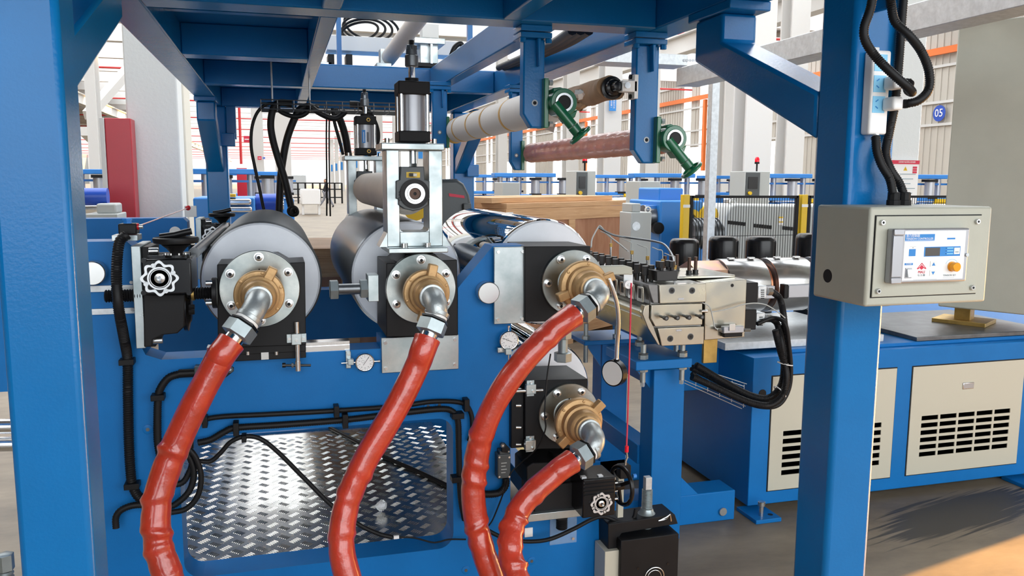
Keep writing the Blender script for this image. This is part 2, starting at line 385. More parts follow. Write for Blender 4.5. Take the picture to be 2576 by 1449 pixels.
# plastered pillar with notice, behind the right post
np_ = thing('hall_pillar', (P(2290, 300, 9.0).x, 9.4, 0), 'rough white plastered pillar behind front right post with notice board', 'pillar')
a = P(2225, 300, 9.0).x; b = P(2318, 300, 9.0).x
MB().box(a, b, 9.0, 9.7, 0, 9.5).build('plaster_face', 'pillar', np_, bev=.02)
nb = thing('notice_board', P(2278, 512, 8.97), 'red headed white safety notice on plastered pillar', 'notice')
q = [P(2252, 403, 8.97), P(2312, 403, 8.97), P(2303, 512, 8.97)]
MB().box(P(2240, 403, 8.97).x, q[1].x-.01, 8.955, 8.985, q[2].z, q[0].z).build('board', 'pure_white', nb)
MB().box(P(2240, 403, 8.97).x, q[1].x-.01, 8.945, 8.954, P(2280, 413, 8.97).z, q[0].z).build('header', 'print_red', nb)
text('起重机作业风险点告知牌', .024, 'header_text', 'pure_white', nb, P(2282, 408, 8.94), XX, ZZ)
for k in range(3): MB().box(P(2297, 420, 8.95).x, P(2307, 420, 8.95).x, 8.948, 8.953, P(2300, 424+6*k, 8.95).z, P(2300, 419+6*k, 8.95).z).build('red_tag', 'print_red', nb)
c = P(2278, 425, 8.95)
MB().prism([c+V((-.03, 0, -.022)), c+V((.03, 0, -.022)), c+V((0, 0, .03))], (0, .003, 0)).build('warning_triangle', 'yellow', nb)
text('!', .03, 'warning_mark', 'black', nb, c+V((0, -.003, -.004)), XX, ZZ)
for k in range(6): MB().box(P(2264, 436, 8.95).x, P(2304-6*(k % 3), 436, 8.95).x, 8.949, 8.952, P(2280, 439+12*k, 8.95).z, P(2280, 437+12*k, 8.95).z).build('text_line', 'print_grey', nb)
# galvanised cable trough on a slotted post
tr = thing('cable_trough', (2.6, 5.4, 2.4), 'galvanised cable trough running above the extruder', 'cable trough')
a = P(1522, 130, 6.4); b = P(1760, 160, 6.4); e = P(1700, 164, 6.4)
MB().box(a.x, PX(1915, 130, 3.35).x+.0, 6.4, 6.65, e.z, P(1640, 133, 6.4).z).build('trough_section', 'galv', tr, bev=.004)
ya = PX(1900, 140, 3.35); 
MB().box(3.25, 3.45, 2.7, 6.4, PX(2075, 140, 3.35).z, PX(2075, 82, 3.35).z).build('trough_section', 'galv', tr, bev=.004)
for k in range(5): MB().cyl(P(1722+7*k, 152, 6.4), P(1722+7*k, 152, 6.39), .012, seg=8).build('rivet', 'steel', tr)
ps = P(1803, 190, 6.5); pw = L(1803, 400, 6.5, 19)
m = MB().box(ps.x-pw/2, ps.x+pw/2, 6.5, 6.5+pw, 0, e.z+.02)
po = m.build('slotted_post', 'galv', bev=.003, label='galvanised slotted steel post under the cable trough', cat='post')
# ================================================================== blue steel platform
zb, zt_ = 2.31, 2.45
pf = thing('steel_platform', (.48, 4.3, 0), 'blue painted steel platform gantry with columns over rolls', 'platform')
LX0, LX1, RX0, RX1 = -.535, -.402, 1.367, 1.503
def part(name, a, m='blue', bev=.006, par=None): return box(*a).build(name, m, par or pf, bev=bev)
part('column', (LX0, LX1+.006, 1.80, 1.94, 0, zb), bev=.014)
part('column', (RX0, RX1, 1.75, 1.89, 0, zb), bev=.014)
part('column', (LX0, LX1+.03, 6.8, 6.94, 0, zb), bev=.012)
part('column', (1.42, 1.60, 6.8, 6.94, 0, zb), bev=.012)
part('long_beam', (LX0, LX1, 1.3, 6.94, zb, zt_)); part('long_beam', (RX0, RX1, 1.3, 6.94, zb, zt_))
part('cross_beam', (LX1, RX0, 2.865, 3.005, zb, zt_))
part('cross_beam', (LX1, .155, 4.06, 4.2, zb, zt_)); part('cross_beam', (LX1, RX0, 5.25, 5.36, zb, zt_)); part('cross_beam', (LX1, RX0, 6.8, 6.94, zb, zt_))
part('cross_beam', (LX1, RX0, 1.3, 1.44, zb, zt_))
part('mid_beam', (.155, .22, 1.44, 2.865, zb, zt_)); part('mid_beam', (.155, .22, 3.005, 5.25, zb, zt_)); part('mid_beam', (.155, .22, 5.36, 6.8, zb, zt_))
part('mid_beam', (.777, .849, 1.44, 2.865, zb, zt_)); part('mid_beam', (.945, 1.02, 3.005, 5.25, zb, zt_))
part('deck_plate', (LX0, RX1, 1.3, 2.94, zt_, zt_+.008), bev=0); part('deck_plate', (LX0, .19, 2.94, 6.94, zt_, zt_+.008), bev=0); part('deck_plate', (.19, RX1, 5.3, 6.94, zt_, zt_+.008), bev=0)
for Y in (2.2, 3.5, 4.6, 5.9): part('deck_rib', (LX1, .155, Y, Y+.05, zt_-.05, zt_), bev=0)
# braces
def brace(pts, x0, x1):
    MB().prism([(x0, y, z) for y, z in pts], (x1-x0, 0, 0)).build('brace', 'blue', pf, bev=.01)
brace([(2.565, zb-.03), (2.565, 2.15), (1.89, 1.862), (1.89, 1.983), (2.39, 2.19), (2.39, zb-.03)], RX0, RX1-.01)
part('brace_flange', (RX0-.01, RX1, 2.33, 2.60, zb-.03, zb), bev=.004)
brace([(2.565, zb-.03), (2.565, 2.19), (1.94, 1.93), (1.94, 2.05), (2.39, 2.24), (2.39, zb-.03)], LX0+.01, LX1)
brace([(6.1, zb-.03), (6.1, 2.15), (6.8, 1.80), (6.8, 1.93), (6.26, 2.2), (6.26, zb-.03)], LX0+.01, LX1)
part('brace_flange', (LX0, LX1+.01, 6.05, 6.3, zb-.03, zb), bev=.004)
brace([(6.1, zb-.03), (6.1, 2.15), (6.8, 1.80), (6.8, 1.93), (6.26, 2.2), (6.26, zb-.03)], 1.43, 1.53)
for (x, y, z) in ((-.36, 6.72, 2.05), (1.57, 6.72, 1.83)): part('brace_lug', (x-.05, x+.05, y, y+.08, z-.05, z+.05), bev=.006)
for (x0, x1) in ((LX1, LX1+.06),): part('gusset', (x0+.03, x1+.04, 6.8, 6.9, 2.06, zb), bev=.003)
# stiffener on the front of the right post (top)
a = P(2105, -10, 1.745); b = P(2120, 25, 1.745)
MB().prism([V((1.40, 1.75, zb)), V((1.43, 1.75, zb)), V((1.425, 1.75, b.z)), V((1.41, 1.75, b.z))], (0, -.05, 0)).build('stiffener', 'blue', pf, bev=.004)
# roller hangers
YN, YF = 2.95, 4.75
def hanger(x0, x1, z0, Y, hole):
    w = x1-x0; zs = zb-.045
    h = MB().prism([(x0, Y, zs), (x1, Y, zs), (x1, Y, z0), (x0+w*.4, Y, z0), (x0, Y, z0+.05)], (0, .05, 0)).build('hanger', 'blue', pf, bev=.006)
    MB().box(x0-.018, x1+.018, Y-.03, Y+.08, zs, zs+.02).box(x0-.018, x1+.018, Y-.03, Y+.08, zs+.023, zb).build('hanger_flange', 'blue', h, bev=.003)
    for dx in (0, 1):
        MB().hexa((x0-.008+dx*(w+.016), Y-.015, zs-.016), (x0-.008+dx*(w+.016), Y-.015, zs), .012).build('bolt', 'blue', h)
    MB().prism([(x0+w*.55, Y, zs), (x0+w*.72, Y, zs), (x0+w*.68, Y, zs-.10), (x0+w*.6, Y, zs-.10)], (0, -.028, 0)).build('rib', 'blue', h, bev=.004)
    MB().ring((hole[0], Y-.002, hole[1]), YY, .007, .012, .003, 20).build('hole_rim', 'steel_dark', h)
    MB().cyl((hole[0], Y-.0015, hole[1]), (hole[0], Y+.002, hole[1]), .0075, seg=16).build('hole', 'black_matt' if Y < 3.5 else 'pure_white', h)
    return h
def pxh(x, y, Y): p = P(x, y, Y); return (p.x, p.z)
hanger(.879, .962, P(1355, 322, YN).z, YN, pxh(1345, 259, YN))
hanger(1.328, 1.424, P(1640, 411, YN).z, YN, pxh(1626, 352, YN))
hanger(.87, .957, P(1105, 371, YF).z, YF, pxh(1106, 333, YF))
hanger(1.34, 1.415, P(1305, 428, YF).z, YF, pxh(1299, 391, YF))
# ================================================================== roll stand (blue machine frame)
YP = 3.0; TH = .13; DY = 1.72
st = thing('roll_stand', (.4, 3.9, 0), 'blue machine frame carrying the calender rolls', 'machine frame')
def px_poly(pts, Y=YP): return [P(x, y, Y) for x, y in pts]
xL, xR = P(455, 1250, YP).x, P(1140, 1200, YP).x; zT, zB = P(800, 1076, YP).z, P(800, 1417, YP).z
xE = P(1285, 1000, YP).x; xPk = P(345, 800, YP).x; zPk = P(700, 890, YP).z; xB0 = P(957, 870, YP).x
xB1 = P(1152, 800, YP).x; zB2 = P(1050, 847, YP).z; xFar = P(1530, 1300, YP).x; zLow = P(1400, 1290, YP).z
xA = P(215, 1000, YP).x; zLb = P(20, 985, YP).z; ztl = P(300, 607, YP).z
def plate(Y):
    m = MB(); q = lambda pts: m.prism([(x, Y, z) for x, z in pts], (0, TH, 0))
    r = .06
    q([(xA-.75, ztl), (xPk-.02, ztl), (xPk, ztl-.02), (xPk, zPk+.07), (xPk+.02, zPk+.02), (xPk+.07, zPk), (xPk+.07, zLb), (xA-.75, zLb)])
    q([(xA, zLb), (xL, zLb), (xL, .0), (xA, .0)])
    q([(xPk+.07, zPk), (xB0, zPk), (xB0, zT), (xL, zT), (xL, zLb), (xPk+.07, zLb)])
    z3 = P(1280, 618, YP).z; zr = P(1152, 725, YP).z
    q([(xB0, zB2), (xB1, zB2), (xB1, zr), (P(1240, 618, YP).x, z3), (P(1320, 618, YP).x, z3), (P(1320, 815, YP).x, P(1320, 812, YP).z), (xE, P(1320, 812, YP).z), (xE, zT), (xB0, zT)])
    q([(xR, zT), (xE, zT), (xE, zLow), (xR, zLow)])
    q([(xL, zB), (xR, zB), (xR, zLow), (xFar, zLow), (xFar, 0), (xL, 0)])
    for cx, cz, sx, sz in ((xL, zT, 1, -1), (xR, zT, -1, -1), (xL, zB, 1, 1), (xR, zB, -1, 1)):
        q([(cx, cz)]+[(cx+sx*(r-r*math.cos(a)), cz+sz*(r-r*math.sin(a))) for a in [math.pi/2*k/6 for k in range(7)]])
    return m
fp = plate(YP).build('side_plate', 'blue_mach', st)
rp = fp.copy(); COL.objects.link(rp); rp.location = V(fp.location)+V((0, DY, 0))
# tie beams between the plates
for x, z in ((P(330, 640, YP).x-.3, 1.3), (.62, 1.05), (xA+.05, .12), (xFar-.1, .12)):
    MB().box(x, x+.1, YP+TH, YP+DY, z, z+.1).build('tie_beam', 'blue_mach', st, bev=.004)
# tread plate floor
def tread_mat():
    m = mat('tread', (.66, .66, .63), .24, .95, rvar=.08, vscale=7); return m
tread_mat()
tp = thing('tread_plate', (.1, 3.9, zB-.02), 'patterned aluminium tread plate lying inside the blue frame', 'tread plate')
MB().box(xA+.1, xE-.01, YP+TH+.002, YP+DY-.002, zB-.018, zB-.01).build('sheet', 'tread', tp)
tm = MB(); pit = .088
nx = int((xR-xL+.35)/pit); ny = int((DY-TH)/pit*1.9)
for j in range(ny):
    for i in range(nx):
        cx = xL-.05+(i+.5*(j % 2))*pit; cy = YP+TH+.03+j*pit*.5
        if cy > YP+DY-.03: continue
        dirn = 1 if j % 2 else -1
        s_ = .6
        for k in range(-2, 3):
            o = k*.0098; L_ = .0145
            d = V((math.cos(.785*dirn), math.sin(.785*dirn), 0)); nn = V((-d.y, d.x, 0))
            c = V((cx, cy, zB-.01))+nn*o
            tm.add([c-d*L_-nn*.0021, c+d*L_-nn*.0021, c+d*L_+nn*.0021, c-d*L_+nn*.0021, c-d*L_*.7+ZZ*.0022, c+d*L_*.7+ZZ*.0022], [(0, 1, 5, 4), (2, 3, 4, 5), (1, 2, 5), (3, 0, 4)])
tm.build('raised_bars', 'tread', tp, kind='stuff', label='raised five bar tread pattern')
# front mounting plates (zinc)
def zplate(x0, y0, x1, y1, Y, nm='zinc_plate', scr=True):
    a = P(x0, y0, Y); b = P(x1, y1, Y)
    o = MB().box(a.x, b.x, Y-.014, Y-.001, b.z, a.z).build(nm, 'zinc', st, bev=.002)
    if scr:
        for sx in (.015, -.015):
            for sz in (.018, -.018):
                c = V(((a.x if sx > 0 else b.x)+sx, Y-.014, (b.z if sz > 0 else a.z)+sz))
                MB().cyl(c, c-YY*.006, .0065, seg=14).build('screw', 'steel', o)
    return o
zplate(958, 849, 1152, 926, YP); zplate(1241, 621, 1320, 811, YP-.02)
# round cover button and socket screws on the plate
c = P(1222, 733, YP); MB().cyl(c, c-YY*.05, .042, ch=.003, seg=36).build('round_cover', 'steel', st)
for (x, y) in ((372, 1080), (1246-1000+0, 0), (1172, 1434), (1337, 1411), (1077, 1022), (1105, 1019)):
    if y == 0: continue
    c = P(x, y, YP); o = MB().lathe(c, -YY, [(0, .017), (.002, .017), (.003, .014)], 24).build('sunk_screw', 'blue_mach', st)
    MB().lathe(c-YY*.003, -YY, [(0, .007), (.001, .007)], 6).build('hex_socket', 'steel_dark', o)
# slot window with lead screw, upper left
a, b = P(150, 715, YP), P(340, 788, YP)
sw = MB().box(a.x, b.x+.01, YP-.012, YP-.001, P(250, 733, YP).z, P(250, 718, YP).z).box(a.x, b.x+.01, YP-.012, YP-.001, P(250, 790, YP).z, P(250, 776, YP).z).build('slot_cover', 'galv', st)
for x, y in ((331, 710), (334, 778)):
    c = P(x, y, YP-.012); MB().cyl(c, c-YY*.006, .006, seg=12).build('screw', 'steel', sw)
c = P(240, 684, YP); MB().cyl(c, c-YY*.05, .04, ch=.003, seg=32).build('round_cover', 'steel', st)
# small clear cover and white tag, lower right
a, b = P(1383, 1300, YP), P(1449, 1362, YP)
cv = MB().box(a.x, b.x, YP-.006, YP-.001, b.z, a.z).build('clear_cover', 'perspex', st)
for x in (1391, 1441): 
    c = P(x, 1354, YP-.006); MB().cyl(c, c-YY*.006, .006, seg=12).build('screw', 'steel', cv)
a, b = P(1319, 1328, YP), P(1339, 1348, YP); MB().box(a.x, b.x, YP-.006, YP-.001, b.z, a.z).build('white_pad', 'pure_white', st)
# linear rail in the pocket under roll 1
zr0 = P(800, 880, YP).z
MB().box(P(520, 880, YP).x, P(880, 880, YP).x, YP+.005, YP+.06, zPk, P(800, 862, YP).z).box(P(520, 880, YP).x, P(880, 880, YP).x, YP-.0, YP+.065, zPk+.006, zPk+.02).build('slide_rail', 'chrome_soft', st)
rl = st.children[-1]
# ================================================================== rolls
RZ = 1.362; RR = .228
ROLLS = [(-.072, RZ, 'roll_grey', 'matt dark grey steel roll beside the handwheel gearbox'), (.492, RZ, 'roll_body', 'brushed grey steel roll under the beige press roll'),
         (1.079, RZ, 'chrome', 'mirror chrome roll beside the sheet die'), (1.069, .842, 'chrome', 'lower mirror chrome roll under the square bearing block')]
YC = 3.30; YE = 4.6
for i, (x, z, m, lb) in enumerate(ROLLS):
    t = thing('calender_roll', (x, 3.9, z-RR), lb, 'roll')
    MB().lathe((x, YC, z), YY, [(0, RR-.012), (.01, RR-.001), (.014, RR), (YE-YC-.014, RR), (YE-YC, RR-.012)], 96).build('roll_shell', m, t)
    MB().lathe((x, YC-.006, z), YY, [(0, RR-.014), (.005, RR-.007), (.03, RR-.007)], 72).build('end_cap', 'cap_grey', t)
    MB().cyl((x, YC-.055, z), (x, YC, z), .075, seg=32).build('journal', 'steel', t)
    MB().cyl((x, YE, z), (x, YE+.055, z), .075, seg=32).build('journal', 'steel', t)
# ================================================================== bearing housings
def bolt_ring(c, rad, n, par, a0=90, r=.0125, y=0):
    for k in range(n):
        a = math.radians(a0+360*k/n); p = V(c)+V((rad*math.cos(a), -y, rad*math.sin(a)))
        b = MB().lathe(p, -YY, [(0, r*1.35), (.0015, r*1.35), (.0016, r), (.011, r), (.012, r*.85)], 20).build('bolt', 'steel', par)
        MB().lathe(p-YY*.0121, -YY, [(0, r*.5), (.0005, r*.5)], 6).build('hex_socket', 'black', b)
def housing(x, z, poly, Y0, Y1, fr, lb, m='black', nb=6, a0=90):
    t = thing('bearing_housing', (x, (Y0+Y1)/2, min(p[1] for p in poly)), lb, 'bearing housing')
    MB().prism([(px, Y0, pz) for px, pz in poly], (0, Y1-Y0, 0)).build('block', m, t, bev=.003)
    f = MB().lathe((x, Y0, z), -YY, [(0, fr), (.018, fr), (.02, fr-.002), (.02, .06)], 72).build('flange', 'zinc_face', t)
    bolt_ring((x, Y0-.02, z), fr*.82, nb, f, a0)
    for a in (90, 215): MB().cyl((x+.09*fr/.134*math.cos(math.radians(a))*.75, Y0-.0205, z+.09*fr/.134*math.sin(math.radians(a))*.75), (x+.09*fr/.134*math.cos(math.radians(a))*.75, Y0-.021, z+.09*fr/.134*math.sin(math.radians(a))*.75), .003, seg=10).build('pin_hole', 'black', f)
    return t, f
YB = 2.95
def pz(pts, Y=YB): return [(P(x, y, Y).x, P(x, y, Y).z) for x, y in pts]
h1, f1 = housing(-.072, 1.374, pz([(546, 665), (590, 664), (608, 648), (700, 645), (728, 661), (767, 659), (770, 868), (548, 876)]), YB, YB+.2, .134, 'black bearing housing with stepped top and large flange beside gearbox')
zc = pz([(548, 874), (770, 866), (770, 886), (548, 897)])
MB().prism([(x, YB+.012, z) for x, z in zc], (0, .16, 0)).build('base_slide', 'black', h1, bev=.002)
c = P(653, 640, YB+.05); g = MB().lathe(c-ZZ*.012, ZZ, [(0, .007), (.014, .007), (.016, .009), (.02, .008), (.024, .004)], 12).build('grease_nipple', 'brass', h1)
for x in (605, 745):
    for dx in (0, 12): 
        c = P(x-28+dx if x < 700 else x-10+dx, 662, YB+.03)
h2, f2 = housing(.490, 1.357, pz([(972, 662), (1000, 662), (1022, 640), (1092, 637), (1112, 655), (1150, 653), (1152, 844), (972, 848)]), YB, YB+.29, .1285, 'black bearing housing under the zinc press bracket')
h3, f3 = housing(1.079, 1.363, pz([(1320, 620), (1486, 619), (1481, 807), (1320, 810)]), YB, YB+.25, .126, 'square black bearing housing next to the chrome roll', a0=60)
h4, f4 = housing(1.069, .842, pz([(1321, 958), (1479, 953), (1479, 1128), (1321, 1131)]), YB, YB+.25, .123, 'lower black bearing housing on the vertical slide', a0=60)
# dark mirror of the housings on the rear side frame
for (x, z) in ((-.072, RZ), (.49, RZ), (1.079, RZ), (1.069, .842)):
    t = thing('bearing_housing', (x, 4.8, z-.13), 'rear frame bearing housing of the '+('dark grey roll' if x < 0 else 'brushed grey roll' if x < .6 else 'upper chrome roll' if z > 1 else 'lower chrome roll'), 'bearing housing', 'rear bearing housings')
    MB().box(x-.13, x+.13, YP+DY-.06, YP+DY+.16, z-.13, z+.13).build('block', 'black', t, bev=.004)
    MB().cyl((x, YP+DY+.16, z), (x, YP+DY+.19, z), .1, seg=32).build('flange', 'zinc_face', t)
# carriage of roll 1 on the rail
cr = MB().box(P(590, 900, YB+.01).x, P(770, 900, YB+.01).x, YB+.015, YB+.045, P(700, 906, YB).z, P(700, 888, YB).z).build('rail_carriage', 'black', h1, bev=.002)
for x in (623, 695):
    c = P(x, 884, YB+.01); MB().cyl(c, c-ZZ*.012, .007, seg=12).build('screw', 'steel', cr)
MB().box(P(657, 900, YB).x, P(676, 900, YB).x, YB+.008, YB+.016, P(700, 904, YB).z, P(700, 886, YB).z).build('rail_end', 'chrome_soft', cr)
# vertical slide carriage of roll 4
vs_ = MB().box(P(1290, 1000, YB).x, P(1322, 1000, YB).x, YB+.02, YB+.12, P(1305, 1131, YB).z, P(1305, 985, YB).z).build('slide_carriage', 'black', h4, bev=.003)
for y in (978, 1020, 1075, 1118):
    c = P(1297, y, YB+.02); MB().cyl(c, P(1310, y, YB+.02), .0075, seg=12).build('bolt', 'steel', vs_)
# ================================================================== rotary joints, fittings and hoses
def bez(p0, p1, p2, n=12): return [p0*(1-t)**2+p1*2*t*(1-t)+p2*t*t for t in [k/n for k in range(n+1)]]
def rotary(x, z, nut, hs, lug_a, lb, lb2, sleeve=.045, Yg=2.84, k=1.0):
    t = thing('rotary_joint', (x, Yg, z-.08), lb, 'rotary joint')
    MB().lathe((x, YB-.02, z), -YY, [(0, sleeve+.012), (.006, sleeve+.012), (.007, sleeve), (YB-Yg-.02, sleeve)], 40).build('sleeve', 'steel', t)
    if sleeve: MB().torus((x, YB-.03, z), YY, sleeve+.003, .003, 40, 8).build('seal', 'black', t)
    R = .082*k
    g = MB().lathe((x, Yg, z), -YY, [(0, R*.9), (.006, R), (.026, R), (.03, R*.96), (.032, R*.84), (.034, R*.80), (.05, R*.78), (.054, R*.8), (.062, R*.79), (.066, R*.7), (.09, R*.66), (.096, R*.67), (.102, R*.64), (.108, R*.55), (.122, R*.52), (.124, R*.42)], 56).build('body', 'gold', t)
    for kk in range(6):
        a = math.radians(20+60*kk); p = V((x+R*.9*math.cos(a), Yg-.031, z+R*.9*math.sin(a)))
        MB().lathe(p, -YY, [(0, .006), (.003, .005), (.004, .0)], 10).build('rivet', 'gold', g)
    for a, w in ((lug_a, .03), (lug_a+180, .03)):
        a = math.radians(a); d = V((math.cos(a), 0, math.sin(a))); n = V((-d.z, 0, d.x))
        MB().obox(V((x, Yg-.04, z))+d*R*.98, d*.024, n*.016, YY*.018).build('lug', 'gold', g, bev=.004)
    Y1 = Yg-.124
    c0 = V((x, Y1, z)); nutc = P(nut[0], nut[1], nut[2]); hs0 = P(*hs)
    d = (hs0-nutc).normalized()
    corner = c0-YY*.1
    e0 = nutc-d*.038
    path = [c0+YY*.01, c0-YY*.012]+bez(c0-YY*.014, corner+(corner-e0)*.0, e0, 14)
    el = MB().tube(path, .037, 24).build('elbow', 'elbow', t)
    MB().lathe(e0-d*.014, d, [(0, .036), (.003, .042), (.016, .042), (.018, .038)], 32).build('elbow_collar', 'elbow', el)
    MB().lathe(c0, -YY, [(0, .043), (.014, .043), (.016, .037)], 32).build('elbow_collar', 'elbow', el)
    MB().cyl(e0+d*.003, e0+d*.012, .0385, seg=28).build('thread_tape', 'white_tape', el)
    MB().hexa(e0+d*.011, e0+d*.022, .047).build('seal_nut', 'black_gloss', t)
    MB().hexa(e0+d*.022, e0+d*.066, .05).build('hex_nut', 'nut', t)
    MB().cyl(e0+d*.066, e0+d*.11, .03, seg=24).build('hose_tail', 'chrome_soft', t)
    return e0+d*.085, d
def hose(start, d, pts, lb, r=.042, bumps=()):
    path = resample(crom([start, start+d*.05]+[P(*p) for p in pts], 14), .008)
    n = len(path); rnd = random.Random(len(lb)); ph = [rnd.random()*6.28 for _ in range(8)]
    def rf(i, n, a):
        f = 1+.012*math.sin(i*.13+ph[0]+a*2)+.01*math.sin(i*.31+ph[1])+.012*math.sin(a*3+i*.05+ph[2])
        for bi, (bt, amp, w) in enumerate(bumps):
            u = (i/n-bt)*n*.008; lean = .012*math.sin(a+ph[bi % 8])
            f += amp*math.exp(-((u+lean)/w)**2)*(0.55+.45*math.cos(a-ph[(bi+3) % 8]))
            f -= amp*.35*math.exp(-((u+lean-.02)/.014)**2)
        if i < 2: f *= 1.02
        return r*f
    return MB().tube(path, r, 28, rf=rf).build('red_hose', 'hose_red', label=lb, cat='hose', ang=60)
s1, d1 = rotary(-.072, 1.368, (606, 828, 2.60), (585, 856, 2.585), 62, 'gold bronze rotary joint with elbow on stepped housing', '')
hose(s1, d1, [(548, 910, 2.57), (505, 990, 2.56), (463, 1075, 2.55), (425, 1165, 2.54), (398, 1250, 2.52), (392, 1320, 2.50), (403, 1390, 2.48), (425, 1455, 2.46), (450, 1530, 2.44)], 'red rubber hose on the stepped housing beside gearbox', bumps=((.44, .2, .011), (.6, .2, .011), (.72, .22, .012), (.78, .14, .012), (.88, .14, .01)))
s2, d2 = rotary(.490, 1.357, (1088, 818, 2.62), (1079, 842, 2.61), 78, 'gold bronze rotary joint with elbow under press bracket', '')
hose(s2, d2, [(1050, 920, 2.6), (1005, 1010, 2.59), (958, 1090, 2.58), (915, 1165, 2.57), (880, 1245, 2.56), (862, 1320, 2.54), (860, 1385, 2.52), (876, 1455, 2.5), (900, 1530, 2.48)], 'red rubber hose crossing the tread plate opening', bumps=((.52, .12, .014), (.6, .12, .013), (.74, .16, .012), (.9, .24, .01)))
s3, d3 = rotary(1.079, 1.363, (1471, 774, 2.62), (1448, 790, 2.61), 20, 'gold bronze rotary joint with elbow next to die', '', .05, k=1.14)
hose(s3, d3, [(1385, 838, 2.6), (1320, 905, 2.6), (1262, 985, 2.61), (1222, 1065, 2.62), (1200, 1145, 2.63), (1190, 1230, 2.63), (1197, 1310, 2.62), (1215, 1385, 2.6), (1240, 1455, 2.58), (1262, 1530, 2.55)], 'long red rubber hose on the square chrome roll housing', bumps=((.12, .1, .02), (.46, .17, .012), (.55, .16, .014), (.6, .17, .012), (.74, .2, .012), (.8, .12, .02)))
s4, d4 = rotary(1.069, .842, (1466, 1143, 2.62), (1443, 1158, 2.61), 42, 'gold bronze rotary joint with elbow on lower housing', '', .05, k=1.14)
hose(s4, d4, [(1392, 1195, 2.6), (1340, 1240, 2.59), (1302, 1290, 2.58), (1286, 1345, 2.54), (1285, 1400, 2.5), (1302, 1455, 2.46), (1330, 1530, 2.42)], 'short red rubber hose on the lower bearing housing', bumps=((.3, .12, .02), (.47, .2, .012), (.55, .2, .012), (.64, .18, .012), (.76, .26, .009)))
# ================================================================== press roll, brackets and air cylinders
def bx(m, x0, y0, x1, y1, Ya, Yb, Yp=None):     # box from a pixel rectangle on plane Yp (default Ya), Ya..Yb deep
    Yp = Ya if Yp is None else Yp; a = P((x0+x1)/2, y0, Yp); b = P((x0+x1)/2, y1, Yp); l = P(x0, (y0+y1)/2, Yp).x; r = P(x1, (y0+y1)/2, Yp).x
    return m.box(l, r, Ya, Yb, b.z, a.z)
def bxo(name, mt, par, x0, y0, x1, y1, Ya, Yb, bev=.003, **k): return bx(MB(), x0, y0, x1, y1, Ya, Yb).build(name, mt, par, bev=bev, **k)
YK = 2.93
def bracket(lb):
    t = thing('press_bracket', (P(1040, 630, YK).x, YK+.08, P(1040, 636, YK-.05).z), lb, 'bracket')
    m = MB(); z0 = P(1040, 620, YK).z; z1 = P(1040, 378, YK).z; xa, xb, xc, xd = P(973, 500, YK).x, P(1005, 500, YK).x, P(1079, 500, YK).x, P(1113, 500, YK).x
    zc = P(1040, 583, YK).z
    m.box(xa, xb, YK, YK+.12, z0, z1).box(xc, xd, YK, YK+.12, z0, z1).box(xb, xc, YK, YK+.12, z0, zc)
    m.build('fork_plate', 'zinc', t, bev=.002)
    for x in (xb, xc): 
        s = 1 if x == xb else -1
        MB().prism([(x, YK, zc), (x+s*.012, YK, zc), (x+s*.004, YK, zc+.004), (x, YK, zc+.012)], (0, .12, 0)).build('corner_fillet', 'zinc', t)
    a = P(958, 366, YK-.02).x; b = P(1117, 366, YK-.02).x
    tp_ = MB().box(a, b, YK-.03, YK+.15, z1, P(1040, 361, YK).z).build('top_plate', 'zinc', t, bev=.003)
    bp = MB().box(P(980, 625, YK).x-.012, P(1112, 625, YK).x+.01, YK-.065, YK+.16, P(1040, 637, YK-.065).z, z0).build('base_plate', 'zinc', t, bev=.003)
    for x in (1015, 1022, 1074, 1080):
        c = P(x, 613, YK-.03); MB().cyl(V((c.x, YK-.03 if x in (1015, 1074) else YK-.012, z0)), V((c.x, YK-.03 if x in (1015, 1074) else YK-.012, z0+.014)), .0085, seg=14).build('bolt', 'steel', bp)
    for x in (975, 1095):
        c = P(x, 350, YK); MB().cyl(V((c.x, YK+.02, P(1040, 361, YK).z)), V((c.x, YK+.02, P(1040, 361, YK).z+.018)), .009, seg=16).build('bolt', 'steel', tp_)
    # gussets at the foot
    for x, s in ((xa, -1), (xd, 1)):
        MB().prism([(x, YK, z0), (x+s*.028, YK, z0), (x, YK, z0+.05)], (0, .1, 0)).build('gusset', 'zinc', t)
    return t
br1 = bracket('zinc plated fork bracket standing on the nearer bearing housing')
XC = P(1037, 300, 2.98).x
